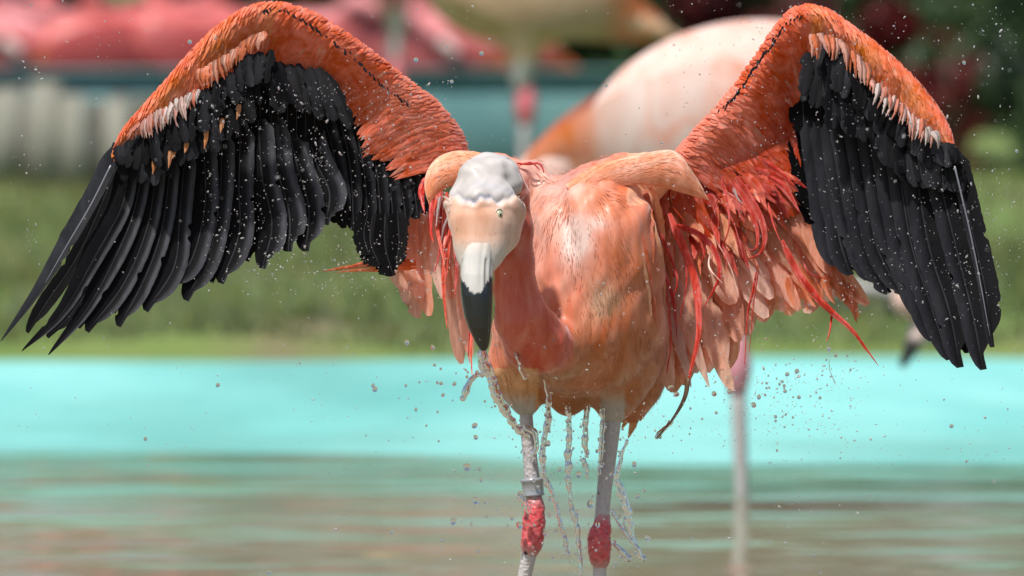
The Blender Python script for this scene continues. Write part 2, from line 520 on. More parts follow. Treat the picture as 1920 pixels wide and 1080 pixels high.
def at_dist(px, py, d):
    """world point at photo pixel, distance d along the view"""
    return np.array([0, 0, CAM_H]) + FWD * d + RT * ((px - 960) / FPX * d) + UP * ((540 - py) / FPX * d)


def on_ground(px, d):
    x = (px - 960) / FPX * d
    return np.array([x, d, float(ground_h(np.array(x), np.array(d)))])


g = on_ground(1545, 18.3)
rockmesh('flat_stone', g + [0, 0, 0.028], (0.13, 0.06, 0.022), (0.42, 0.40, 0.40), 3, 'long flat pale grey stone lying in the grass at the pool edge')
g = on_ground(1600, 18.2)
rockmesh('flat_stone', g + [0.03, -0.03, 0.010], (0.085, 0.05, 0.013), (0.06, 0.055, 0.06), 5, 'dark underside of the pale grey slab at the pool edge')  # the slab's dark underside, added as a piece of its own
g = on_ground(640, 22.0)
rockmesh('round_stone', g + [0, 0, 0.04], (0.07, 0.05, 0.05), (0.62, 0.50, 0.45), 8, 'pale pinkish round stone in the grass below the raised wing')
g = on_ground(1752, 17.75)
rockmesh('dark_stone', g + [0, 0, -0.01], (0.022, 0.03, 0.045), (0.03, 0.05, 0.045), 12, 'small dark wet stone on the turquoise pool rim')
mb = MB()
tube(mb, [g + [0.01, -0.02, 0.0], g + [-0.03, 0.0, 0.05], g + [-0.075, 0.02, 0.125]], [0.005, 0.004, 0.003], (0.15, 0.16, 0.13), 8, 10)
tag(mb.build('bare_stick', M_STONE), 'thin pale bare stick leaning from the pool rim into the grass', 'stick')

# teal wall
mwall, nt, b = newmat('teal_wall_paint')
tc = nt.nodes.new('ShaderNodeTexCoord')
n1 = noise_tex(nt, tc.outputs['Object'], 3.0, 6, 0.6, 0.2, (1, 1, 0.5))
r = ramp(nt, [(0.30, (0.055, 0.14, 0.15)), (0.5, (0.12, 0.27, 0.28)), (0.7, (0.19, 0.36, 0.35))])
nt.links.new(n1.outputs[0], r.inputs[0]); nt.links.new(r.outputs[0], b.inputs['Base Color'])
b.inputs['Roughness'].default_value = 0.8


def boxv(x0, x1, y0, y1, z0, z1):
    v = np.array([[x, y, z] for x in (x0, x1) for y in (y0, y1) for z in (z0, z1)], float)
    f = np.array([[0, 1, 3, 2], [4, 6, 7, 5], [0, 4, 5, 1], [2, 3, 7, 6], [0, 2, 6, 4], [1, 5, 7, 3]])
    return v, f


wall = thing('low_wall', 'low teal painted wall behind the grass with pink birds beyond it', 'wall', (-1.2, 24.0, 0.25))
mb = MB(); mb.add(*boxv(-4.0, 0.46, 24.0, 24.18, 0.15, 0.535), (0.2, 0.4, 0.4)); mb.build('wall_body', mwall, wall, smooth=False)
mb = MB(); mb.add(*boxv(-4.02, 0.48, 23.98, 24.20, 0.5352, 0.546), (0.2, 0.4, 0.4)); mb.build('coping', mwall, wall, smooth=False)
fence = thing('wooden_fence', 'low grey brown board fence behind the pale posts at the left', 'fence', (-1.4, 23.8, 0.25))
x = -3.2; k_ = 0
M_WOOD0 = plumage('fence_wood', 0.85, 0.0, 0.0, 0.0, 0.3, 0.2, (1, 1, 0.08), 30, 0, 0.6)
while x < -0.70:
    w_ = rng.uniform(0.05, 0.075); c_ = np.array([0.15, 0.145, 0.12]) * rng.uniform(0.6, 1.3)
    if x > -0.95: c_ = np.array([0.10, 0.085, 0.06])
    mb = MB(); mb.add(*boxv(x, x + w_ - 0.008, 23.80, 23.825, 0.2, 0.485 + rng.uniform(-0.012, 0.008)), c_); mb.build('board', M_WOOD0, fence, smooth=False)
    x += w_
mb = MB(); mb.add(*boxv(-3.2, -0.72, 23.83, 23.86, 0.40, 0.43), (0.12, 0.11, 0.09)); mb.build('rail', M_WOOD0, fence, smooth=False)
# pale posts in front of the wall's left end
M_WOOD = plumage('weathered_wood', 0.8, 0.0, 0.0, 0.0, 0.25, 0.2, (1, 1, 0.08), 40, 0, 0.6)
for i, (px, w, hh, lbl) in enumerate([(8, 0.034, 0.235, 'leftmost of the pale weathered posts before the teal wall'),
                                      (88, 0.036, 0.25, 'second pale weathered post from the left before the teal wall'),
                                      (140, 0.03, 0.225, 'third pale weathered post from the left before the teal wall'),
                                      (222, 0.030, 0.22, 'rightmost pale weathered post, standing alone before the teal wall')]):
    g = on_ground(px, 23.6)
    mb = MB()
    v, f = boxv(g[0] - w, g[0] + w, g[1] - 0.03, g[1] + 0.03, g[2] - 0.05, g[2] + hh)
    v[v[:, 2] > g[2]] += rng.normal(0, 0.004, (4, 3))
    mb.add(v, f, (0.24, 0.24, 0.20))
    tag(mb.build('wooden_post', M_WOOD, smooth=False), lbl, 'post', 'pale posts before the teal wall')

# bushes and trees behind
M_LEAF = plumage('leaf', 0.5, 0.0, 0.3, 0.0, 0.3, 0.4, (1, 1, 1), 6)
M_BARK = plumage('bark', 0.9, 0.0, 0.0, 0.0, 0.3, 0.2, (1, 1, 0.2), 20, 0, 0.8)


def bush(name, loc, size, cols, nleaf, label, cat, seed, trunk=0.0, leaf=0.03):
    r_ = np.random.default_rng(seed)
    t = thing(name, label, cat, tuple(loc))
    loc = np.array(loc, float)
    ncl = 26
    cc = unit(r_.normal(0, 1, (ncl, 3))) * (r_.random((ncl, 1)) ** 0.5) * np.array(size) * 0.8
    cc[:, 2] = np.abs(cc[:, 2]) if trunk == 0 else cc[:, 2]
    cc[:, 2] += trunk + size[2] * (0.1 if trunk == 0 else 0.7)
    rr = r_.uniform(0.18, 0.36, ncl) * min(size)
    ci = r_.integers(0, ncl, nleaf)
    p = cc[ci] + unit(r_.normal(0, 1, (nleaf, 3))) * rr[ci][:, None] * r_.uniform(0.6, 1.1, (nleaf, 1)) + loc
    p[:, 2] = np.maximum(p[:, 2], loc[2] + 0.01)
    a = unit(r_.normal(0, 1, (nleaf, 3))); bb = unit(np.cross(a, r_.normal(0, 1, (nleaf, 3))))
    L = r_.uniform(0.6, 1.3, (nleaf, 1)) * leaf
    V = np.stack([p - a * L, p + bb * L * 0.4, p + a * L, p - bb * L * 0.4], 1).reshape(-1, 3)
    F = np.arange(nleaf * 4).reshape(-1, 4)
    c = np.array(cols)[r_.integers(0, len(cols), ncl)][ci] * r_.uniform(0.7, 1.3, (nleaf, 1))
    mb = MB(); mb.add(V, F, np.repeat(c, 4, 0))
    mb.build('crown' if trunk else 'foliage', M_LEAF, t, smooth=False)
    mb = MB()
    if trunk:
        top = loc + [0, 0, trunk + size[2] * 0.6]
        tube(mb, [loc - [0, 0, 0.1], loc + [0.03, 0, trunk * 0.5], top], [0.11, 0.08, 0.03], (0.12, 0.09, 0.06), 10, 10)
    for i in range(0, ncl, 2 if trunk else 3):
        st = loc + [0, 0, trunk * r_.uniform(0.7, 1.0)]
        tube(mb, [st, (st + cc[i] + loc) / 2 + r_.normal(0, 0.02, 3), cc[i] + loc], [0.03 if trunk else 0.012, 0.02 if trunk else 0.008, 0.004], (0.12, 0.09, 0.06), 6, 5)
    mb.build('trunk' if trunk else 'stem', M_BARK, t)
    return t


GR = [(0.035, 0.075, 0.03), (0.05, 0.10, 0.035), (0.03, 0.055, 0.03), (0.07, 0.12, 0.04)]
MAR = [(0.13, 0.014, 0.018), (0.10, 0.013, 0.015), (0.16, 0.02, 0.02)]
g = lambda x, y: (x, y, float(ground_h(np.array(x), np.array(float(y)))))
bush('dark_bush', g(1.55, 25.6), (0.55, 0.5, 0.75), GR, 9000, 'dark green leafy bush at the far right behind the bank', 'bush', 21)
bush('dark_bush', g(0.95, 26.2), (0.5, 0.4, 0.8), GR, 9000, 'dark green bush between the maroon shrub and the far right bush', 'bush', 22)
bush('maroon_shrub', g(0.72, 25.4), (0.42, 0.3, 0.75), MAR, 8000, 'dark maroon leafed shrub behind the raised right hand wing', 'shrub', 23)
bush('maroon_shrub', g(1.15, 25.3), (0.10, 0.10, 0.5), MAR, 260, 'small dark red shrub in front of the dark green bushes', 'shrub', 24)
bush('dark_bush', g(0.2, 26.0), (0.5, 0.4, 0.6), [(0.06, 0.08, 0.02), (0.04, 0.07, 0.025)], 6000, 'olive green bush beyond the end of the teal wall', 'bush', 25)
bush('dark_bush', g(-1.2, 30.0), (1.6, 0.7, 1.5), GR, 12000, 'broad dark green bush far behind the pink birds', 'bush', 26, 0, 0.06)
bush('dark_bush', g(1.3, 30.0), (1.6, 0.8, 1.7), GR, 12000, 'broad dark green bush far behind on the right', 'bush', 27, 0, 0.06)
for i, (x, y, l) in enumerate([(-4.5, 36, 'leafy tree far behind on the left side of the wall'), (0.5, 38, 'tall leafy tree far behind the bathing bird'),
                               (5.2, 35, 'leafy tree far behind at the right side')]):
    bush('leafy_tree', g(x, y), (2.6, 2.2, 2.4), GR, 9000, l, 'tree', 40 + i, 2.2, 0.12)


# ------------------------------------------------------------------ implicit surfaces
class Field:
    def __init__(self): self.p = []

    def cone(self, a, b, ra, rb, k=0.012, sc=(1, 1, 1)):
        self.p.append(('c', np.array(a), np.array(b), ra, rb, k, np.array(sc, float)))

    def chain(self, pts, k=0.012, sc=(1, 1, 1)):
        """pts: (px, py, t, r_px)"""
        for q0, q1 in zip(pts[:-1], pts[1:]):
            self.cone(Lp(*q0[:3]), Lp(*q1[:3]), q0[3] * S, q1[3] * S, k, sc)

    def ell(self, c, r, k=0.02, rot=None):
        self.p.append(('e', np.array(c), np.array(r, float), k, np.eye(3) if rot is None else rot))

    def one(self, q, X):
        if q[0] == 'c':
            _, a, b, ra, rb, k, sc = q
            ba = (b - a) / sc; pa = (X - a) / sc
            h = np.clip((pa @ ba) / max(ba @ ba, 1e-12), 0, 1)
            d = np.linalg.norm(pa - h[..., None] * ba, axis=-1) - (ra + (rb - ra) * h)
            return d * min(sc), k
        _, c, r, k, R = q
        p = (X - c) @ R
        l = np.linalg.norm(p / r, axis=-1)
        g_ = np.linalg.norm(p / (r * r), axis=-1) + 1e-9
        return l * (l - 1) / g_, k

    def box(self, q):
        if q[0] == 'c':
            m = max(q[3], q[4]) * max(q[6]) + q[5] + 0.012
            return np.minimum(q[1], q[2]) - m, np.maximum(q[1], q[2]) + m
        m = max(q[2]) + q[3] + 0.012
        return q[1] - m, q[1] + m

    @staticmethod
    def smin(a, b, k):
        h = np.clip(0.5 + 0.5 * (b - a) / k, 0, 1)
        return b * (1 - h) + a * h - k * h * (1 - h)

    def __call__(self, X):
        d = np.full(X.shape[:-1], 0.5)
        for q in self.p:
            e, k = self.one(q, X)
            d = self.smin(d, e, k)
        return d

    def mesh(self, h):
        lo = np.min([self.box(q)[0] for q in self.p], 0); hi = np.max([self.box(q)[1] for q in self.p], 0)
        n = np.ceil((hi - lo) / h).astype(int) + 1
        ax = [lo[i] + np.arange(n[i]) * h for i in range(3)]
        Fd = np.full(n, 0.5)
        for q in self.p:
            a, b = self.box(q)
            i0 = np.maximum(((a - lo) / h).astype(int), 0); i1 = np.minimum(np.ceil((b - lo) / h).astype(int) + 1, n)
            sl = tuple(slice(i0[i], i1[i]) for i in range(3))
            G = np.stack(np.meshgrid(*[ax[i][sl[i]] for i in range(3)], indexing='ij'), -1)
            e, k = self.one(q, G)
            Fd[sl] = self.smin(Fd[sl], e, k)
        v, f = surface_nets(Fd, lo, h)
        for _ in range(3):
            g_ = self.grad(v)
            d = self(v)
            v = v - g_ * np.clip(d, -h, h)[:, None]
        return v, f, self.grad(v)

    def grad(self, v, e=0.0008):
        g_ = np.stack([self(v + e * np.eye(3)[i]) - self(v - e * np.eye(3)[i]) for i in range(3)], -1)
        return unit(g_)


def surface_nets(Fd, lo, h):
    nx, ny, nz = Fd.shape
    ins = Fd < 0
    c = np.zeros((nx - 1, ny - 1, nz - 1), int)
    for a in (0, 1):
        for b_ in (0, 1):
            for d in (0, 1):
                c += ins[a:nx - 1 + a, b_:ny - 1 + b_, d:nz - 1 + d]
    I, J, K = np.nonzero((c > 0) & (c < 8))
    idx = -np.ones(c.shape, int); idx[I, J, K] = np.arange(len(I))
    acc = np.zeros((len(I), 3)); cnt = np.zeros(len(I))
    cor = [(a, b_, d) for a in (0, 1) for b_ in (0, 1) for d in (0, 1)]
    for u in cor:
        for ax in range(3):
            if u[ax]: continue
            w = list(u); w[ax] = 1
            f0 = Fd[I + u[0], J + u[1], K + u[2]]; f1 = Fd[I + w[0], J + w[1], K + w[2]]
            m = (f0 < 0) != (f1 < 0)
            t = np.where(m, f0 / np.where(f0 - f1 == 0, 1, f0 - f1), 0)
            p = np.tile(np.array(u, float), (len(I), 1)); p[:, ax] += t
            acc[m] += p[m]; cnt[m] += 1
    v = np.stack([I, J, K], 1) + acc / cnt[:, None]
    fs = []
    for ax in range(3):
        o = [(1, 2), (2, 0), (0, 1)][ax]
        sl0 = [slice(None)] * 3; sl1 = [slice(None)] * 3
        sl0[ax] = slice(0, -1); sl1[ax] = slice(1, None)
        a, b_ = ins[tuple(sl0)], ins[tuple(sl1)]
        E = np.stack(np.nonzero(a != b_), 1)
        ok = np.ones(len(E), bool)
        for q in o: ok &= (E[:, q] > 0) & (E[:, q] < Fd.shape[q] - 1)
        E = E[ok]
        fl = a[tuple(E.T)]
        e1 = np.zeros(3, int); e1[o[0]] = 1; e2 = np.zeros(3, int); e2[o[1]] = 1
        q = [idx[tuple((E - x).T)] for x in (e1 * 0, e1, e1 + e2, e2)]
        Q = np.stack(q, 1)
        Q[~fl] = Q[~fl][:, ::-1]
        fs.append(Q)
    f = np.concatenate(fs)
    f = f[(f >= 0).all(1)]
    return v * h + lo, f


# ------------------------------------------------------------------ background flamingos
def far_bird(loc, yaw, sc, pose, cols, label, group=None, drop=0.0):
    """body with neck and head as one mesh, folded wings, legs with knee"""
    t = thing('flamingo', label, 'flamingo', tuple(loc), group)
    body_c, wing_c = cols
    key = pose
    if key not in FAR:
        fl = Field()
        if pose == 'low':
            a_ = math.radians(16); Ry = np.array([[math.cos(a_), 0, -math.sin(a_)], [0, 1, 0], [math.sin(a_), 0, math.cos(a_)]])
            fl.ell((0.03, 0, 0.665), (0.215, 0.10, 0.135), 0.03, Ry)
        else:
            fl.ell((0, 0, 0.66), (0.20, 0.095, 0.115), 0.03)
        fl.cone((0.12, 0, 0.70), (-0.26, 0, 0.58), 0.085, 0.025, 0.03)
        if pose == 'up':
            nk = [(0.17, 0, 0.70, .045), (0.27, 0, 0.74, .034), (0.30, 0, 0.84, .026), (0.25, 0, 0.96, .023), (0.24, 0, 1.08, .022), (0.28, 0, 1.17, .024), (0.34, 0, 1.16, .028)]
        elif pose == 'tuck':
            nk = [(0.17, 0.02, 0.68, .045), (0.23, 0.06, 0.74, .036), (0.17, 0.10, 0.79, .028), (0.03, 0.11, 0.76, .024), (-0.05, 0.11, 0.70, .024)]
        elif pose == 'low':
            nk = [(0.17, 0, 0.68, .05), (0.27, 0, 0.66, .036), (0.35, 0.0, 0.58, .028), (0.36, 0, 0.50, .024), (0.34, 0, 0.44, .024), (0.31, 0, 0.39, .028)]
        else:
            nk = [(0.17, 0, 0.66, .045), (0.27, 0, 0.62, .034), (0.34, 0.0, 0.48, .026), (0.36, 0, 0.34, .023), (0.33, 0, 0.22, .023), (0.29, 0, 0.16, .028)]
        for a, b_ in zip(nk[:-1], nk[1:]):
            fl.cone(a[:3], b_[:3], a[3], b_[3], 0.02)
        for s_ in (-1, 1):
            fl.cone((0.0, 0.045 * s_, 0.60), (0.01, 0.045 * s_, 0.47), 0.05, 0.016, 0.03)
        FAR[key] = (fl.mesh(0.008), nk[-1], nk[-2])
    (v0, f0, _), hd, hp = FAR[key]
    c_, s_ = math.cos(yaw), math.sin(yaw)
    R = np.array([[c_, -s_, 0], [s_, c_, 0], [0, 0, 1]])
    X = lambda q: (np.atleast_2d(q) * sc) @ R.T + np.array(loc)
    Xl = X
    X = lambda q: Xl(q) - np.array([0, 0, drop])
    mb = MB()
    bc = np.tile(np.array(body_c), (len(v0), 1))
    pat = 0.5 + 0.5 * np.sin(v0[:, 0] * 31 + 2 * np.sin(v0[:, 2] * 40)) * np.sin(v0[:, 2] * 37 + v0[:, 1] * 30)
    bc = bc * (1 - 0.25 * pat[:, None]) + np.array(wing_c) * 0.25 * pat[:, None]
    bc[(v0[:, 2] < 0.515) & (np.abs(v0[:, 0]) < 0.06)] = (0.50, 0.46, 0.45)
    mb.add(X(v0), f0, bc); mb.build('body', M_PALE if pose == 'low' else M_BODY, t)
    for s_ in (-1, 1):
        # folded wing: a curved shell lying on the flank
        mb = MB()
        u = np.linspace(0, 1, 16); w = np.linspace(-1, 1, 9)
        U, W = np.meshgrid(u, w, indexing='ij')
        hw = 0.085 * np.sin(np.pi * np.clip(U * 0.9 + 0.08, 0, 1)) ** 0.6
        px_ = 0.15 - 0.42 * U
        pz_ = 0.685 - 0.10 * U ** 1.5 + W * hw
        e = np.clip(1 - ((px_ + 0.0) / 0.235) ** 2 - ((pz_ - 0.66) / 0.15) ** 2, 0.02, 1)
        py_ = s_ * (0.104 * np.sqrt(e) + 0.008)
        v = np.stack([px_, py_, pz_], -1).reshape(-1, 3)
        k = (np.sin(U * 25 + W * 5) * 0.5 + 0.5).reshape(-1, 1)
        tipm = np.clip((U.reshape(-1, 1) - 0.72) / 0.12, 0, 1)
        cc = np.array(wing_c) * (1 - 0.35 * k) + np.array(body_c) * 0.35 * k
        cc = cc * (1 - tipm) + np.array((0.75, 0.24, 0.10)) * tipm
        f = grid_faces(16, 9)
        mb.add(X(v), f if s_ < 0 else f[:, ::-1], cc)
        mb.build('wing', M_PALE if pose == 'low' else M_ARM, t)
    lx = 0.043 if pose == 'low' else 0.0
    Xl0 = Xl
    Xl = lambda q: Xl0(np.atleast_2d(q) + np.array([lx, 0, 0]))
    for i, s_ in enumerate((-1, 1)):
        if pose in ('tuck', 'low') and s_ > 0:      # resting on one leg: the other is folded under the belly
            pts = [(0.01, .045, .50), (-0.05, .04, .43), (0.06, .04, .50)]
            mb = MB(); tube(mb, Xl(np.array(pts)), np.array([.009, .009, .007]) * sc, (0.5, 0.45, 0.45), 8, 12); mb.build('leg', M_SKIN, t)
            continue
        mb = MB()
        tube(mb, Xl(np.array([(0.01, 0.045 * s_, 0.50), (0.0, 0.04 * s_, 0.30)])), np.array([0.013, 0.011]) * sc, (0.42, 0.42, 0.42), 8, 4)
        tube(mb, Xl(np.array([(0.0, 0.04 * s_, 0.30), (0.01, 0.04 * s_, 0.02), (0.012, 0.04 * s_, 0.0)])), np.array([0.012, 0.010, 0.012]) * sc, (0.42, 0.42, 0.42), 8, 6)
        for a in (-0.5, 0, 0.5):
            tube(mb, Xl(np.array([(0.01, 0.04 * s_, 0.008), (0.01 + 0.07 * math.cos(a), 0.04 * s_ + 0.07 * math.sin(a), 0.004)])), np.array([0.006, 0.003]) * sc, (0.5, 0.3, 0.3), 6, 3)
        lg = mb.build('leg', M_SKIN, t)
        mb = MB(); tube(mb, Xl(np.array([(0.0, 0.04 * s_, 0.345), (0.0, 0.04 * s_, 0.30), (0.0, 0.04 * s_, 0.262)])), np.array([0.013, 0.021, 0.013]) * sc, (0.58, 0.27, 0.33) if pose == 'low' else (0.75, 0.16, 0.20), 10, 8)
        mb.build('knee', M_KNEE, lg)
    # bill
    h_, p_ = np.array(hd[:3]), np.array(hp[:3])
    dr = unit(h_ - p_)
    if pose == 'up': dr = unit(np.array([0.75, 0, -0.65]))
    mb = MB()
    q = [h_ + dr * 0.015, h_ + dr * 0.06, h_ + dr * 0.10 + np.array([-.005, 0, -0.012])]
    cl = np.vstack([np.tile((0.7, 0.55, 0.5), (5, 1)), np.tile((0.02, 0.02, 0.02), (4, 1))])
    tube(mb, X(np.array(q)), np.array([0.020, 0.016, 0.005]) * sc, cl, 10, 9)
    mb.build('bill', M_BILL, t)
    # tail
    mb = MB()
    for k in range(5):
        a = np.array([-0.22, (k - 2) * 0.012, 0.60]); b_ = a + np.array([-0.10, (k - 2) * 0.008, -0.045])
        tube(mb, X(np.array([a, b_])), np.array([0.018, 0.005]) * sc, body_c, 6, 4, (1, 0.3))
    mb.build('tail', M_ARM, t)
    return t


FAR = {}
PALE = ((0.68, 0.46, 0.39), (0.70, 0.56, 0.50))
PNK = ((0.56, 0.12, 0.11), (0.50, 0.085, 0.085))
PNK2 = ((0.66, 0.24, 0.25), (0.58, 0.13, 0.13))
TAN = ((0.66, 0.42, 0.25), (0.64, 0.44, 0.28))
# the pale one standing in the water right behind the bather
b0 = far_bird((0.285, 14.35, -0.112), math.radians(8), 1.0, 'low', PALE, 'pale pinkish white flamingo standing in the pool close behind the bather', drop=-0.007)
# tan bodied one and a pink legged one on the bank in front of the teal wall
far_bird((on_ground(985, 19.6))[:3] + np.array([0, 0, 0.03]), math.radians(183), 1.0, 'up', TAN, 'tan bodied flamingo on the bank, its pink knee above the bather', drop=0.125)
far_bird(on_ground(735, 23.2), math.radians(10), 1.0, 'up', PNK2, 'pink flamingo on the bank just before the teal wall', drop=0.05)
k = 0
for x, yaw, cc, pz in [(-1.62, 10, PNK, 'up'), (-1.33, 170, PNK2, 'tuck'), (-1.05, 15, PNK, 'tuck'), (-0.80, 185, PNK, 'up'), (-0.52, 5, PNK2, 'up'), (-0.22, 170, PNK2, 'tuck')]:
    for row in (0, 1):
        far_bird((x + row * 0.15, 24.75 + row * 0.55, -0.045), math.radians(yaw + 12 * row), 0.95, pz, cc, 'pink flamingo in the flock standing behind the teal wall', 'flock of pink flamingos behind the teal wall')
mb = MB(); mb.add(*boxv(-5.9, 0.35, 24.25, 26.5, -0.055, -0.045), (0.1, 0.1, 0.1))
# shallow mud hollow behind the wall where the flock stands
mh, nt, b = newmat('mud'); b.inputs['Base Color'].default_value = (0.10, 0.07, 0.045, 1); b.inputs['Roughness'].default_value = 0.5
tag(mb.build('mud', mh, smooth=False), kind='structure')

# ------------------------------------------------------------------ the bathing flamingo
BIRD = thing('flamingo', 'coral flamingo bathing with both black edged wings raised and its bill held down', 'flamingo', tuple(P(1060, 1345, 0)))

fb = Field()
K = 0.014
fb.ell(Lp(1092, 520, -0.02), (120 * S, 0.115, 200 * S), 0.03)
fb.ell(Lp(1090, 622, 0.03), (148 * S, 0.085, 118 * S), 0.03)
fb.ell(Lp(1120, 425, 0.055), (80 * S, 0.05, 82 * S), 0.06)
fb.ell(Lp(1128, 515, 0.045), (84 * S, 0.055, 95 * S), 0.06)
fb.ell(Lp(1130, 560, -0.12), (120 * S, 0.14, 170 * S), 0.03)
fb.chain([(1075, 430, 0.0, 95), (1050, 385, -0.03, 45)], 0.02)
fb.chain([(1110, 400, 0.0, 78), (1160, 352, 0.01, 54), (1215, 330, 0.01, 38)], 0.022)
# right shoulder drape
fb.chain([(1215, 326, 0.01, 30), (1262, 318, 0.01, 22)], 0.012)
# left shoulder drape
fb.chain([(1010, 350, -0.03, 40), (940, 335, -0.02, 40), (880, 318, 0.0, 26), (842, 318, 0.0, 20)], 0.014)
fb.chain([(1010, 320, -0.05, 18), (1040, 352, -0.05, 18)], 0.02)
# thighs
fb.chain([(985, 640, 0.02, 60), (966, 690, 0.015, 36), (978, 730, 0.01, 18), (986, 762, 0.01, 13.5)], 0.03)
fb.chain([(1185, 600, 0.0, 62), (1172, 680, 0.0, 54), (1158, 735, 0.0, 27), (1150, 770, 0.0, 18)], 0.03)
fb.chain([(1050, 690, 0.0, 45), (1064, 748, 0.0, 12), (1064, 762, 0, 4)], 0.03)
fb.chain([(1200, 620, -0.1, 50), (1195, 720, -0.13, 30), (1185, 780, -0.15, 12)], 0.04)
# neck
fb.chain([(1100, 640, 0.05, 56), (1050, 655, 0.095, 48), (1004, 640, 0.135, 56), (979, 596, 0.153, 48), (967, 545, 0.157, 37), (963, 490, 0.160, 35)], 0.010)
fb.chain([(963, 490, 0.160, 35), (957, 430, 0.162, 39), (946, 370, 0.162, 42), (932, 336, 0.172, 41), (915, 333, 0.188, 42), (905, 350, 0.205, 50)], 0.010)
# head
fb.chain([(909, 387, 0.235, 60), (903, 430, 0.250, 48), (898, 470, 0.258, 36), (896, 492, 0.262, 29)], 0.012, (1, 0.72, 1))
fb.chain([(945, 405, 0.228, 34), (940, 440, 0.235, 28), (918, 475, 0.25, 20)], 0.012)
fb.chain([(869, 387, 0.23, 24), (870, 418, 0.24, 18)], 0.012)
# crown bumps
fb.chain([(893, 332, 0.222, 34), (922, 324, 0.22, 31)], 0.007)
fb.chain([(946, 326, 0.212, 27), (952, 347, 0.212, 27)], 0.005)
fb.chain([(873, 356, 0.225, 22), (858, 374, 0.23, 18)], 0.006)
fb.chain([(898, 376, 0.252, 28), (948, 379, 0.24, 24)], 0.005)
bv, bf, bn = fb.mesh(0.0024)
bpx = 960 + bv[:, 0] / S * D / (D + bv[:, 1]); bpy_ = 540 - bv[:, 2] / S * D / (D + bv[:, 1]); bt = -bv[:, 1]


def surf_t(px, py, t0=0.35, t1=-0.2):
    ts = np.linspace(t0, t1, 1200)
    X = np.array([Lp(px, py, t) for t in ts])
    d = fb(X)
    i = np.nonzero(d < 0)[0]
    return ts[i[0]] if len(i) else None


def lump(x, y, rx, ry, px, py):
    return np.exp(-((px - x) / rx) ** 2 - ((py - y) / ry) ** 2)


def rim(px):
    return 379 - 0.0007 * (px - 905) ** 2 + 5.0 * np.sin(px * 0.115 + 0.6) + 3.0 * np.sin(px * 0.29 + 1)


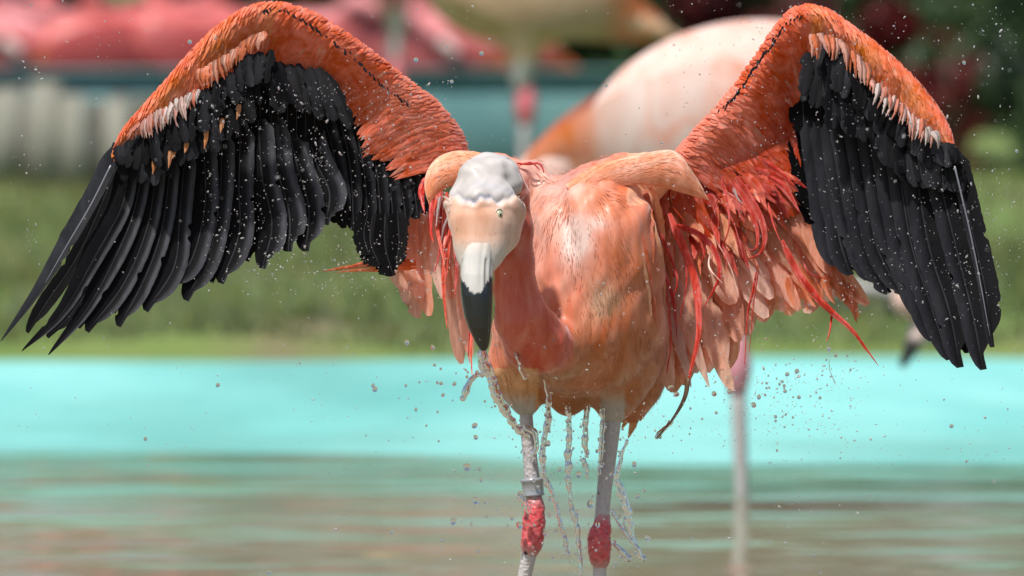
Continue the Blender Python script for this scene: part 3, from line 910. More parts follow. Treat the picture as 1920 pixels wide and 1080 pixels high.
def body_color(px, py, t):
    c = np.tile(np.array([0.86, 0.30, 0.17]), (len(px), 1))

    def mix(w, col):
        w = np.clip(w, 0, 1)[:, None]
        c[:] = c * (1 - w) + np.array(col) * w
    st = np.sin(px * 0.045 + np.sin(py * 0.03) * 2.0 + np.sin(px * 0.021 - py * 0.033) * 2)
    sw = np.sin(px * 0.021 + 1.7 * np.sin(py * 0.017 + px * 0.008) + py * 0.012)
    mix(0.5 * np.clip(st, 0, 1) ** 2, (0.86, 0.22, 0.10))
    mix(0.75 * lump(1022, 410, 34, 110, px, py), (0.95, 0.62, 0.50))  # sunlit left of the breast, painted paler
    mix(0.35 * np.clip(sw, 0, 1) ** 2 * (py < 640), (0.88, 0.56, 0.46))
    mix(0.85 * np.clip(1.8 * lump(1078, 450, 26, 40, px, py) + 1.0 * lump(1100, 418, 42, 16, px, py), 0, 1), (0.92, 0.88, 0.84))
    mix(0.6 * lump(1068, 350, 34, 26, px, py), (0.84, 0.70, 0.64))
    mix(0.7 * lump(1005, 330, 38, 24, px, py), (0.84, 0.68, 0.62))
    mix(0.8 * np.clip(1.6 * lump(1135, 560, 28, 40, px, py), 0, 1), (0.84, 0.68, 0.48))
    mix(0.5 * lump(1030, 500, 26, 70, px, py), (0.86, 0.24, 0.13))
    mix(0.5 * lump(1120, 390, 60, 30, px, py), (0.86, 0.36, 0.20))
    mix(0.6 * lump(1170, 470, 40, 60, px, py), (0.72, 0.24, 0.11))
    mix(0.85 / (1 + np.exp(-(py - 610) / 34)) * (px > 1010), (0.58, 0.26, 0.10))  # ochre belly, its shade painted into the colour
    mix(0.55 / (1 + np.exp(-(px - 1150) / 22)) / (1 + np.exp(-(py - 460) / 25)), (0.60, 0.22, 0.09))  # shaded right side of the body, painted darker
    mix(0.6 * np.clip(np.sin(px * 0.035 + py * 0.02 + 2 * np.sin(py * 0.02)) * np.sin(py * 0.032 + 1), 0, 1) * (py > 470), (0.76, 0.22, 0.09))
    mix(0.5 * lump(1085, 690, 60, 24, px, py), (0.74, 0.46, 0.30))
    c *= np.array([0.77, 0.69, 0.67])  # whole torso colour darkened to stand for weaker direct light
    # shoulder drapes
    dr = ((px > 1175) & (py < 385)).astype(float)
    mix(0.75 * dr, (0.86, 0.44, 0.25))
    mix(0.5 * dr * np.clip(np.sin(px * 0.06 + py * 0.11), 0, 1), (0.84, 0.32, 0.15))
    dl = ((px < 905) & (py < 392) & (t < 0.12)).astype(float)
    mix(0.8 * dl, (0.88, 0.46, 0.26))
    mix(0.4 * dl * np.clip(np.sin(px * 0.09 - py * 0.14), 0, 1), (0.90, 0.60, 0.42))
    # neck
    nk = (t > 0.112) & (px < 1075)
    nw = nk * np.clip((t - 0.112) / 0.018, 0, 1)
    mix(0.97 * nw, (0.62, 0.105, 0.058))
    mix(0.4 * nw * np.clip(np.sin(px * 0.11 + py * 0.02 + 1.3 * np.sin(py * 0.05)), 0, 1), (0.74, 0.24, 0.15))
    mix(0.75 * nw * (px > 940) / (1 + np.exp((py - 480) / 30)), (0.40, 0.075, 0.05))  # shadow beside the head, painted onto the upper neck
    # thighs
    mix(0.8 * ((py > 690) & (px < 1010)), (0.70, 0.40, 0.20))
    lgm = np.clip((py - 728) / 34, 0, 1) * ((px < 1005) | ((px > 1125) & (px < 1172)))
    mix(lgm * 0.9, (0.50, 0.49, 0.48))
    # head
    hd = (t > 0.208) | ((py < 352 - (px - 930) * 0.2) & (px < 970) & (t > 0.155))
    hd = hd.astype(float)
    mix(hd, (0.68, 0.40, 0.28))
    mix(hd * 0.5 * lump(905, 405, 45, 30, px, py), (0.68, 0.33, 0.20))
    rm = rim(px)
    mix(hd * 0.75 * np.exp(-np.clip(py - rm, 0, 99) / 9), (0.70, 0.54, 0.46))
    mix(hd / (1 + np.exp((py - rm + 2) / 2.0)), (0.52, 0.485, 0.465))
    mix(hd * 0.8 * np.exp(-((py - rm + 7) / 4.0) ** 2) * np.exp(-((px - 898) / 40) ** 4), (0.30, 0.33, 0.44))  # skin in the crown crease, its blue-grey shading put into the colour
    mix(hd * 0.35 * np.exp(-((py - 345 - 0.2 * (px - 900)) / 6) ** 2) * (np.abs(px - 930) < 40), (0.45, 0.46, 0.52))
    mix(hd * np.clip((py - 445) / 30, 0, 1), (0.60, 0.54, 0.47))
    mix(hd * 0.35 * lump(948, 440, 22, 34, px, py), (0.66, 0.52, 0.44))
    return c


bw = L2W(bv)
# fine relief: plumage folds running with the feathers
fold = np.sin(bpx * 0.16 + 3 * np.sin(bpy_ * 0.022) + 2.2 * np.sin(bpx * 0.031 + bpy_ * 0.017)) * 0.5 + 0.5 * np.sin(bpx * 0.31 - bpy_ * 0.05 + 2 * np.sin(bpy_ * 0.041))
amp = np.where(bt > 0.16, 0.0, np.where(bpy_ > 740, 0.0, 0.0006))
hdm = (bt > 0.17) & (bpy_ < 400)
crumple = np.sin(bpx * 0.10 + 2 * np.sin(bpy_ * 0.07)) * np.sin(bpy_ * 0.15 + 1.5 * np.sin(bpx * 0.08))
tor = ((bt < 0.125) & (bpy_ < 735)) * np.clip((735 - bpy_) / 60, 0, 1) * np.clip((0.125 - bt) / 0.02, 0, 1)
gx_ = np.interp(bpy_, [335, 400, 470, 540], [1040, 1052, 1078, 1092])
groove = -0.0060 * np.exp(-((bpx - gx_) / 13) ** 2) * np.clip((560 - bpy_) / 120, 0, 1)
hollow = -0.0045 * np.exp(-((bpx - 1082) / 26) ** 2 - ((bpy_ - 452) / 26) ** 2) - 0.003 * np.exp(-((bpx - 1137) / 26) ** 2 - ((bpy_ - 565) / 34) ** 2)
big = 0.0022 * np.sin(bpx * 0.045 + 2.2 * np.sin(bpy_ * 0.016) + 0.6) * np.sin(bpy_ * 0.030 + 1.4 * np.sin(bpx * 0.02)) + 0.0010 * np.sin(bpx * 0.11 + bpy_ * 0.045 + 2 * np.sin(bpy_ * 0.035))
bw = bw + (bn @ np.stack([RT, FWD, UP])) * ((groove + hollow + big) * tor + fold * amp + np.where(hdm & (bpy_ < 392), crumple * 0.00055, 0)
                                                     + np.where((bt > 0.19) & (bpy_ < 450), 0.0034 / (1 + np.exp(-(bpy_ - rim(bpx)) / 1.6)) * np.clip((440 - bpy_) / 50, 0, 1) - 0.0022 * np.exp(-((bpy_ - rim(bpx) + 6) / 5.0) ** 2), 0))[:, None]
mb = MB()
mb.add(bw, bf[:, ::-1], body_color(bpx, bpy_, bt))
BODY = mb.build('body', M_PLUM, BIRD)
_a = BODY.data.color_attributes['tint']
_b = np.zeros(len(bv) * 4, np.float32); _a.data.foreach_get('color', _b); _b = _b.reshape(-1, 4)
_b[:, 3] = np.where(bt > 0.2, 0.0, np.where(bt > 0.14, 0.35, 1.0)) * np.clip((745 - bpy_) / 20, 0, 1)
_a.data.foreach_set('color', _b.ravel())


# ---- down: thousands of fine strands lying on the skin
def strands(name, n, mat, parent):
    tri = bf
    a, b_, c_ = bv[tri[:, 0]], bv[tri[:, 1]], bv[tri[:, 2]]
    area = np.linalg.norm(np.cross(b_ - a, c_ - a), axis=1)
    nrm = bn[tri[:, 0]]
    vis = (nrm[:, 1] < 0.35)
    area = area * vis
    pxm, pym = bpx[tri[:, 0]], bpy_[tri[:, 0]]
    area *= np.where(bt[tri[:, 0]] > 0.17, 0.35, 1.0) * np.where((bt[tri[:, 0]] > 0.15) & (bpy_[tri[:, 0]] < 392), 0.0, 1.0)
    area *= pym < 760
    i = rng.choice(len(tri), n, p=area / area.sum())
    r1, r2 = rng.random((2, n, 1))
    p = a[i] + (b_[i] - a[i]) * r1 + (c_[i] - a[i]) * r2
    nn = nrm[i]
    px = 960 + p[:, 0] / S * D / (D + p[:, 1]); py = 540 - p[:, 2] / S * D / (D + p[:, 1]); t = -p[:, 1]
    fl = np.tile(np.array([0.12, 0.35, -1.0]), (n, 1))
    fl[:, 0] += 0.55 * np.sin(px * 0.02 + py * 0.012) * (t < 0.1) + 0.25 * np.sin(px * 0.07 + py * 0.045)
    m = (px > 1130) & (py < 385); fl[m] = [1.0, 0.1, -0.35]
    m = (px < 920) & (py < 390) & (t < 0.13); fl[m] = [-1.0, 0.1, -0.5]
    m = (px > 1000) & (px < 1130) & (py < 470); fl[m] = [0.25, 0.2, -0.8]
    m = (t > 0.162); fl[m] = np.stack([(px[m] - 905) / 60 * 0.5, 0.8 + 0 * px[m], np.where(py[m] < 380, 0.3, 0.9)], 1)
    fl += rng.normal(0, 0.07, (n, 3))
    fl = unit(fl - nn * np.sum(fl * nn, 1, keepdims=True))
    L = rng.uniform(0.006, 0.015, n)
    L = np.where(t > 0.15, L * 0.33, L); L = np.where((t > 0.1) & (t <= 0.15), L * 0.6, L)
    W = np.where(t > 0.2, 0.00022, 0.0003) * rng.uniform(0.6, 1.3, n)
    sd = np.cross(fl, nn) * W[:, None]
    q0 = p + nn * 0.0002; q1 = p + fl * (L * 0.5)[:, None] + nn * 0.0005; q2 = p + fl * L[:, None] + nn * (0.0001 + 0.0005 * rng.random((n, 1)))
    V = np.stack([q0 - sd, q0 + sd, q1 - sd, q1 + sd, q2], 1).reshape(-1, 3)
    k = np.arange(n)[:, None] * 5
    F = np.concatenate([k + [0, 1, 3], k + [0, 3, 2], k + [2, 3, 4]])
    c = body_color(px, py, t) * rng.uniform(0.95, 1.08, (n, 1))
    c = np.clip(c, 0, 0.92)
    nw_ = unit(nn + rng.normal(0, 0.04, (n, 3))) @ np.stack([RT, FWD, UP])
    mb = MB(); mb.add(L2W(V), F, np.repeat(c, 5, 0), None, np.repeat(nw_, 5, 0))
    return tag(mb.build(name, mat, parent), kind='stuff')


strands('down', 9000, M_DOWN, BODY)


# ---- feathers
def prof(u, kind):
    if kind == 'flight':
        return np.clip(u / 0.06, 0.25, 1) ** 0.5 * np.where(u > 0.80, np.sqrt(np.clip(1 - ((u - 0.80) / 0.205) ** 2, 0, 1)), 1)
    if kind == 'point':
        return np.clip(u / 0.10, 0.25, 1) ** 0.5 * np.where(u > 0.45, np.clip(1 - ((u - 0.45) / 0.56), 0, 1) ** 0.8, 1)
    if kind == 'round':
        return np.clip(u / 0.15, 0.2, 1) ** 0.6 * np.where(u > 0.65, np.sqrt(np.clip(1 - ((u - 0.65) / 0.36) ** 2, 0, 1)), 1)
    return np.clip(u / 0.1, 0.3, 1) * (1 - u * 0.7)      # strap


SV = {3: np.array([-1, 0, 1.0]), 5: np.array([-1, -0.5, 0, 0.5, 1.0]), 9: np.array([-1, -0.75, -0.45, -0.07, 0, 0.07, 0.45, 0.75, 1.0])}


def feather(mb, pts, w, col, kind='flight', n=16, m=5, camber=0.3, roll=0.0, asym=0.0, ragged=0.05, ridge=0.0, wave=0.0, soft=None, eside=-1, strip=False, shaft=None,
            nh=None, tipcol=None, edgecol=None, wpx=True, rs=None, split=0):
    r_ = rng if rs is None else rs
    c = catmull(pts, n)
    T = unit(np.gradient(c, axis=0))
    h = NC if nh is None else np.asarray(nh)
    Sd = unit(np.cross(T, h)); Nn = np.cross(Sd, T)
    if roll:
        cr, sr = math.cos(roll), math.sin(roll)
        Sd, Nn = Sd * cr + Nn * sr, Nn * cr - Sd * sr
    u = np.linspace(0, 1, n)
    hw = (w * S if wpx else w) / 2 * prof(u, kind)
    s_ = SV[m]
    A = np.where(s_ < 0, 1 - asym, 1 + asym)
    wob = 1 + ragged * r_.normal(0, 1, (n, 2))
    wob[:2] = 1
    if split:
        for _ in range(split):
            i = r_.integers(int(n * 0.45), n - 2); e = r_.integers(0, 2)
            wob[i, e] *= r_.uniform(0.35, 0.7)
    off = s_[None, :] * A[None, :] * hw[:, None]
    if kind == 'flight':
        off[:, s_ < 0] *= (prof(np.minimum(u + 0.10 * np.clip((u - 0.6) / 0.4, 0, 1), 1), kind) / np.maximum(prof(u, kind), 1e-4))[:, None].clip(0, 1)
    off[:, 0] *= wob[:, 0]; off[:, -1] *= wob[:, 1]
    z = -camber * (s_[None, :] ** 2) * hw[:, None] + ridge * S * (np.abs(s_) < 0.02)[None, :] * (1 - 0.6 * u[:, None])
    if wave:
        z = z + wave * hw[:, None] * np.sin(u * 9 + r_.uniform(0, 6))[:, None] * s_[None, :]
    v = c[:, None] + Sd[:, None] * off[..., None] + Nn[:, None] * z[..., None]
    col = np.asarray(col, float)
    cc = np.tile(col, (n, m, 1))
    if tipcol is not None:
        k = np.clip((u - 0.35) / 0.65, 0, 1)[:, None, None]
        cc = cc * (1 - k) + np.asarray(tipcol) * k
    if edgecol is not None:
        k = np.clip(-s_ if eside < 0 else s_, 0, 1)[None, :, None] * np.clip(1.25 - np.abs(u - 0.45) * 1.1, 0, 1)[:, None, None]
        k = np.exp(-((k - 0.80) / 0.25) ** 2) if strip else np.clip((k - 0.1) * 2.2, 0, 1)
        cc = cc * (1 - k) + np.asarray(edgecol) * k
    if shaft is not None and m == 9: cc[:, 4] = np.asarray(shaft)
    L = np.linalg.norm(np.diff(c, axis=0), axis=1).sum()
    uv = np.stack(np.broadcast_arrays(np.abs(off) / 0.02, (u * L / 0.02)[:, None]), -1)
    nr = None
    if soft is not None:
        base = h if nh is not None else Nn[:, None]
        nr = unit(base + soft * (Sd[:, None] * s_[None, :, None]) + np.zeros((n, m, 3))).reshape(-1, 3)
    mb.add(v.reshape(-1, 3), grid_faces(n, m), cc.reshape(-1, 3), uv.reshape(-1, 2), nr)


def PT(l):
    return np.array([P(*q) for q in l])


# ---- wing arms
class Arm:
    def __init__(self, st, thick):
        """st: list of (ax, ay, bx, by, t)"""
        self.A = np.array([P(s[0], s[1], s[4]) for s in st]); self.B = np.array([P(s[2], s[3], s[4] + s[5]) for s in st])
        d = np.linalg.norm(np.diff((self.A * 0.6 + self.B * 0.4), axis=0), axis=1)
        self.u = np.concatenate([[0], np.cumsum(d)]); self.len = self.u[-1]; self.u /= self.len
        self.th = thick * S
        self.NA = catmull(self.A, 200); self.NB = catmull(self.B, 200)
        self.uu = np.linspace(0, 1, 200)

    def ab(self, u):
        u = np.clip(u, 0, 1)
        a = np.stack([np.interp(u, self.uu, self.NA[:, i]) for i in range(3)], -1)
        b_ = np.stack([np.interp(u, self.uu, self.NB[:, i]) for i in range(3)], -1)
        return a, b_

    def front(self, u, v, sgn=1):
        u = np.asarray(u, float); v = np.asarray(v, float)
        a, b_ = self.ab(u)
        q = np.clip(v / 0.35, 0, 1)
        taper = np.interp(u, [0, 0.1, 0.9, 1], [1, 1, 0.7, 0.25])
        bul = self.th * np.sqrt(np.clip(q * (2 - q), 0, 1)) * (1 - 0.75 * np.clip(v, 0, 1)) * taper
        return a + (b_ - a) * v[..., None] + NC * (sgn * bul)[..., None]

    def normal(self, u, v):
        e = 0.02
        p = self.front(u, v); du = self.front(u + e, v) - self.front(u - e, v); dv = self.front(u, v + e) - self.front(u, np.maximum(v - e, 0))
        n_ = unit(np.cross(du, dv))
        return n_ * np.sign(n_ @ NC + 1e-9)[..., None]


def build_arm(name, arm, cf, parent):
    n, m = 70, 12
    vf = np.concatenate([np.linspace(1, 0, m) ** 1.6, np.linspace(0, 1, m)[1:] ** 1.6])
    sg = np.concatenate([np.ones(m), -np.ones(m - 1)])
    U, Vv = np.meshgrid(np.linspace(0, 1, n), vf, indexing='ij')
    Sg = np.broadcast_to(sg, U.shape)
    v = np.stack([arm.front(U[:, j], Vv[:, j], sg[j]) for j in range(len(vf))], 1)
    mb = MB()
    mb.add(v.reshape(-1, 3), grid_faces(n, len(vf)), cf(U.ravel(), Vv.ravel()))
    return mb.build(name, M_ARM, parent)


def coverts(arm, rows, cf, sweep, lengths, widths, parent, keep_parts=120):
    """overlapping rows of small feathers from the trailing rows up to the leading edge"""
    items = []
    for ri, v in enumerate(rows):
        Lr = np.interp(v, [0, 1], lengths); wr = np.interp(v, [0, 1], widths)
        cnt = int(arm.len / (wr * S * 0.62))
        for j in range(cnt):
            u = (j + rng.uniform(-0.4, 0.4)) / cnt
            if u < 0 or u > 1: continue
            vv = v + rng.uniform(-0.04, 0.04)
            a, b_ = arm.ab(np.array(u)); bw_ = np.linalg.norm(b_ - a)
            L = Lr * S * rng.uniform(0.75, 1.25)
            th = (sweep(u, v) if callable(sweep) else sweep) + rng.normal(0, 0.14)
            dv = L * math.cos(th) / max(bw_, 0.012); du = L * math.sin(th) / arm.len
            ks = np.array([0, 0.4, 0.75, 1.0])
            uu, vs = u + ks * du, np.maximum(vv + ks * dv, 0)
            over = np.maximum(uu - 1, 0)
            p = arm.front(np.clip(uu, 0, 1), vs)
            if over.max() > 0:
                a1 = arm.ab(np.array(1.0))[0] - arm.ab(np.array(0.97))[0]
                p = p + unit(a1) * (over * arm.len)[:, None]
            nn = arm.normal(np.array(u), np.array(max(vv, 0.02)))
            lift = (0.0003 + 0.0003 * ks + 0.00016 * ri)[:, None]
            p = p + nn * lift
            items.append((u, vv, p, wr * rng.uniform(0.8, 1.2), nn))
    big = MB()
    for (u, v, p, w, nn) in items:
        c, tcol = cf(np.array([u]), np.array([v]))[0], cf(np.array([u]), np.array([min(v + 0.14, 1.25)]))[0]
        j = rng.uniform(0.9, 1.08)
        pale = rng.random() < 0.06
        cc = np.clip(c * j, 0, 0.9)
        if pale: cc = cc * 0.6 + np.array([0.85, 0.6, 0.48]) * 0.4
        feather(big, p, w, cc, 'point' if rng.random() < 0.6 else 'round', 6, 3, 0.10, rng.normal(0, 0.08), 0, 0.1, nh=unit(nn + rng.normal(0, 0.10, 3)), soft=0.25, tipcol=np.clip(tcol * j, 0, 0.9))
    o = big.build('small_covert_feathers', M_ARM, parent)
    return tag(o, kind='stuff')


# stations: leading edge x,y ; trailing edge x,y ; depth t ; extra depth of the trailing edge
LA = Arm([(880, 285, 815, 318, 0.0, 0.0), (868, 252, 775, 296, 0.005, -0.005), (848, 222, 738, 272, 0.01, -0.01), (815, 186, 712, 240, 0.015, -0.01), (762, 146, 690, 196, 0.02, -0.015), (702, 99, 640, 152, 0.03, -0.015),
          (642, 56, 590, 126, 0.035, -0.015), (580, 20, 547, 110, 0.04, -0.015), (515, 4, 508, 90, 0.045, -0.01), (458, 16, 470, 92, 0.05, -0.01), (400, 56, 425, 134, 0.055, -0.008),
          (346, 110, 385, 164, 0.06, -0.005), (300, 164, 345, 204, 0.06, -0.005), (256, 212, 296, 240, 0.06, 0), (228, 248, 246, 258, 0.06, 0), (216, 276, 220, 276, 0.06, 0)], 26)
RA = Arm([(1262, 290, 1305, 330, 0.0, 0.0), (1295, 250, 1360, 318, 0.0, -0.01), (1338, 205, 1425, 300, 0.005, -0.02), (1384, 150, 1462, 240, 0.01, -0.02), (1420, 98, 1480, 180, 0.02, -0.02),
          (1456, 46, 1500, 128, 0.03, -0.015), (1496, 11, 1522, 88, 0.04, -0.01), (1548, 16, 1552, 82, 0.045, -0.01), (1600, 50, 1588, 104, 0.05, -0.008), (1650, 87, 1628, 142, 0.055, -0.005), (1702, 133, 1672, 190, 0.055, -0.005),
          (1750, 190, 1712, 235, 0.055, 0), (1778, 236, 1752, 262, 0.055, 0), (1788, 272, 1782, 276, 0.055, 0)], 25)


def arm_col(wrist, pale0, pale1, dark=False):
    def cf(u, v):
        c = np.tile(np.array([0.94, 0.195, 0.088]), (len(u), 1))

        def mix(w, col):
            w = np.clip(w, 0, 1)[:, None]; c[:] = c * (1 - w) + np.array(col) * w
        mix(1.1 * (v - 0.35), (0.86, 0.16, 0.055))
        if dark: mix((u < 0.5) * np.clip((v - 0.3) * 1.6, 0, 0.9) * np.clip((0.55 - u) * 5, 0, 1), (0.52, 0.055, 0.02))  # shade under the raised arm, painted into the inner trailing coverts
        mix((u < 0.22) * 0.45 * (1 - v * 0.5), (0.94, 0.36, 0.26))
        mix((u > wrist) * np.clip(1.3 - np.abs(v - 0.35) * 3, 0, 1) * 0.6 * (np.sin(u * 40) * 0.3 + 0.7), (0.86, 0.34, 0.08))
        mix(np.exp(-((u - pale0) / pale1) ** 2) * np.clip((v - 0.55) * 3, 0, 1), (0.88, 0.68, 0.62))
        return c
    return cf


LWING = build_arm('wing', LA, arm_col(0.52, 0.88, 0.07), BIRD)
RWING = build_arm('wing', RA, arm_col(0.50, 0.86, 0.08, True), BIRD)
tag(LWING, 'wing raised on the side of the bill, its flight feathers widely fanned')
tag(RWING, 'wing raised on the far side from the bill, its flight feathers bunched')
sweepL = lambda u, v: 0.25 + 0.5 * min(max((u - 0.5) * 3, 0), 1) + (0.25 if v < 0.4 else 0)
coverts(LA, [1.0, 0.86, 0.72, 0.58, 0.44, 0.30, 0.17, 0.06, 0.0], arm_col(0.52, 0.88, 0.07), sweepL, (20, 50), (7.5, 12), LWING)
coverts(RA, [1.0, 0.86, 0.72, 0.58, 0.44, 0.30, 0.17, 0.06, 0.0], arm_col(0.50, 0.86, 0.08, True), sweepL, (20, 46), (7.5, 12), RWING)

AX = Arm([(1268, 292, 1262, 372, -0.006, 0.0), (1310, 300, 1318, 392, -0.006, 0.0), (1360, 286, 1380, 392, -0.008, 0.0), (1410, 262, 1438, 372, -0.012, 0.004), (1446, 232, 1480, 352, -0.014, 0.004), (1462, 196, 1494, 322, -0.014, 0.0), (1470, 160, 1488, 262, -0.012, 0.0)], 3)


def ax_col(u, v):
    c = np.tile(np.array([0.56, 0.062, 0.024]), (len(u), 1))  # red deepened to hold the shade under the wing
    k = (0.5 + 0.5 * np.sin(u * 17 + v * 9))[:, None]
    return c * (1 - 0.4 * k) + np.array([0.74, 0.15, 0.05]) * 0.4 * k


coverts(AX, [1.0, 0.86, 0.72, 0.58, 0.44, 0.30, 0.15, 0.0], ax_col, lambda u, v: 0.75 - 0.5 * u, (48, 62), (11, 15), RWING)

# black edge marks
for wing, pts in ((LWING, [(492, 20), (510, 16), (553, 26), (575, 42), (600, 60), (640, 88), (680, 124), (722, 162), (752, 184), (764, 194)]),
                  (RWING, [(1500, 28), (1482, 38), (1462, 62), (1440, 92), (1415, 128), (1392, 162), (1368, 190), (1352, 204)])):
    c = catmull(np.array([(x, y, 0) for x, y in pts]), 60)
    arm = LA if wing is LWING else RA
    mb = MB()
    for i, q in enumerate(c):
        if rng.random() < 0.22: continue
        x, y = q[0] + rng.normal(0, 1.6), q[1] + rng.normal(0, 1.6)
        t = 0.075 if i < 22 else np.interp(i, [22, 60], [0.066, 0.040])
        sgn = -1 if wing is LWING else 1
        L = rng.uniform(5, 11)
        feather(mb, PT([(x, y, t), (x + sgn * -0.2 * L, y + L * 0.5, t + .001), (x - 0.5 * sgn * L, y + L, t + .001)]), rng.uniform(3, 5.5), (0.015, 0.012, 0.015), 'point', 5, 3)
    tag(mb.build('black_edge_feathers', M_BLACK, wing), kind='stuff')

BK = (0.004, 0.004, 0.005)
BG = (0.045, 0.048, 0.058)


def flight(wing, pts, w, t0=0.0, t1=0.0, roll=0.0, col=BK, edge=None, kind='flight', camber=0.42, asym=0.15, name='flight_feather', split=2, mat=None, n=44, ragged=0.018, wave=0.03, ridge=2.0, tip=None, eside=-1, strip=False):
    k = len(pts)
    q = [(p[0], p[1], t0 + (t1 - t0) * i / (k - 1)) for i, p in enumerate(pts)]
    if wing in (LWING, RWING) and len(q) > 3 and name == 'flight_feather':
        q = [q[0]] + [(a_[0] + rng.normal(0, 3.5), a_[1], a_[2]) for a_ in q[1:-1]] + [(q[-1][0] + rng.normal(0, 2), q[-1][1] + rng.normal(0, 4), q[-1][2])]
        w = w * (rng.uniform(1.1, 1.4) if len(LFS) > 0 and not LFS.pop() else 0.85)
    mb = MB()
    feather(mb, PT(q), w, np.array(col) * rng.uniform(0.8, 1.2), kind, n, 9, camber * (0.6 if mat is None else 1), roll, asym, ragged, ridge, wave, soft=0.16 if mat is None else 0.35, shaft=(0.045, 0.046, 0.055) if mat is None else None, eside=eside, strip=strip, edgecol=edge, split=split, tipcol=tip)
    return mb.build(name, mat or M_BLACK, wing)


LFS = []
# left wing, outermost first (nearest to the camera is the outermost)
LF = [([(222, 270), (186, 350), (128, 455), (72, 550), (5, 636)], 40, 0.35), ([(246, 288), (226, 385), (188, 470), (120, 585), (40, 664)], 38, 0.3),
      ([(270, 300), (252, 400), (212, 490), (158, 585), (92, 665)], 38, 0.3), ([(295, 300), (278, 420), (232, 530), (162, 628)], 40, 0.2),
      ([(320, 298), (308, 420), (272, 520), (221, 611)], 38, 0.2), ([(348, 285), (346, 400), (322, 500), (275, 584)], 38, 0.15),
      ([(382, 270), (384, 380), (364, 480), (318, 548)], 38, 0.1), ([(416, 250), (412, 360), (395, 465), (347, 562)], 44, 0.1),
      ([(451, 235), (455, 350), (456, 440), (417, 538)], 46, 0.05), ([(484, 224), (490, 330), (510, 420), (496, 509)], 46, 0.0),
      ([(508, 215), (522, 320), (546, 400), (540, 473)], 44, 0.0), ([(533, 205), (556, 310), (582, 390), (574, 466)], 50, 0.0),
      ([(562, 195), (592, 300), (618, 360), (612, 424)], 46, 0.0)]
for i, (pts, w, a) in enumerate(LF):
    LFS[:] = [i == 0]
    t = 0.055 - i * 0.0045
    flight(LWING, pts, w, t, t + 0.012, roll=-0.22, strip=True, edge=(0.085, 0.088, 0.104) if i > 0 else None, col=(0.035, 0.037, 0.045) if i == 0 else BK, asym=a, kind='flight' if i > 2 else 'point', camber=0.5)  # grey strip: light on the vane, painted into the colour
for i in range(12):   # a second sheet of primaries behind, filling the gaps
    a = np.array(LF[i][0][:1] + LF[i][0][-3:], float); b_ = np.array(LF[i + 1][0][:1] + LF[i + 1][0][-3:], float)
    m_ = a * 0.5 + b_ * 0.5; m_[-1] = m_[-2] * 0.35 + m_[-1] * 0.65
    flight(LWING, [tuple(q) for q in m_], 38, 0.02 - i * 0.004, 0.02 - i * 0.004, roll=-0.2, name='flight_feather')
LS = [((595, 170), (628, 300), (646, 428), 44), ((622, 165), (655, 300), (664, 432), 42), ((650, 175), (680, 300), (692, 440), 44), ((676, 195), (705, 310), (716, 436), 44),
      ((700, 220), (728, 330), (740, 430), 44), ((722, 245), (750, 340), (764, 424), 42), ((748, 262), (775, 350), (784, 410), 40), ((775, 285), (795, 350), (803, 400), 36), ((795, 300), (812, 340), (818, 385), 34)]
for i, (a, m_, b_, w) in enumerate(LS):
    flight(LWING, [a, m_, b_], w, -0.005 - i * 0.002, 0.002, roll=-0.4, strip=True, edge=(0.03, 0.031, 0.037))  # same painted light strip, fainter
    flight(LWING, [(a[0] - 14, a[1] - 4), (m_[0] - 14, m_[1] - 8), (b_[0] - 16, b_[1] - 10)], w, -0.03, -0.03, roll=-0.2)
for a, m_, b_, w in [((700, 400), (694, 450), (712, 498), 46), ((722, 400), (722, 460), (738, 517), 46), ((745, 400), (748, 450), (742, 505), 40), ((690, 400), (682, 440), (692, 478), 34)]:
    flight(LWING, [a, m_, b_], w, 0.012, 0.016, roll=0.1, split=3, ragged=0.1)

for i in range(16):
    x = 330 + i * 17; y = float(np.interp(x, [330, 400, 500, 600], [205, 160, 85, 130]))
    flight(LWING, [(x, y), (x + 4, y + 70), (x + 6, y + 150)], 40, 0.012, 0.010, roll=rng.normal(0, 0.1))
for i in range(8):
    x = 1500 + i * 32; y = float(np.interp(x, [1500, 1560, 1640, 1780], [100, 95, 160, 265]))
    flight(RWING, [(x, y), (x + 4, y + 70), (x + 8, y + 150)], 46, 0.0, 0.0, roll=rng.normal(0, 0.1))

# right wing
RF = [([(1786, 285), (1822, 420), (1850, 545), (1863, 655)], 46, -0.45), ([(1752, 320), (1785, 460), (1820, 590), (1842, 694)], 46, -0.2), ([(1720, 318), (1742, 450), (1775, 580), (1800, 694)], 46, -0.15),
      ([(1690, 316), (1705, 440), (1740, 560), (1778, 672)], 42, -0.1), ([(1666, 312), (1682, 430), (1712, 530), (1748, 636)], 42, -0.1),
      ([(1640, 306), (1660, 420), (1690, 510), (1724, 592)], 42, -0.1), ([(1616, 302), (1632, 410), (1660, 480), (1692, 550)], 40, -0.1),
      ([(1592, 300), (1606, 400), (1630, 480), (1660, 548)], 42, -0.1), ([(1572, 300), (1584, 400), (1604, 460), (1628, 528)], 40, -0.1),
      ([(1556, 300), (1562, 390), (1574, 450), (1596, 518)], 44, -0.1), ([(1538, 300), (1540, 380), (1550, 430), (1570, 500)], 46, -0.1)]
for i, (pts, w, a) in enumerate(RF):
    LFS[:] = [i == 0]
    if i: pts = [(pts[0][0] - 14, pts[0][1] - 75)] + pts[1:]
    t = 0.05 - i * 0.003
    flight(RWING, pts, w, t, t + 0.01, roll=0.16, edge=(0.028, 0.029, 0.036), eside=1, col=(0.006, 0.006, 0.008), asym=a, camber=0.45, split=2)  # lit grey side of each vane is painted in
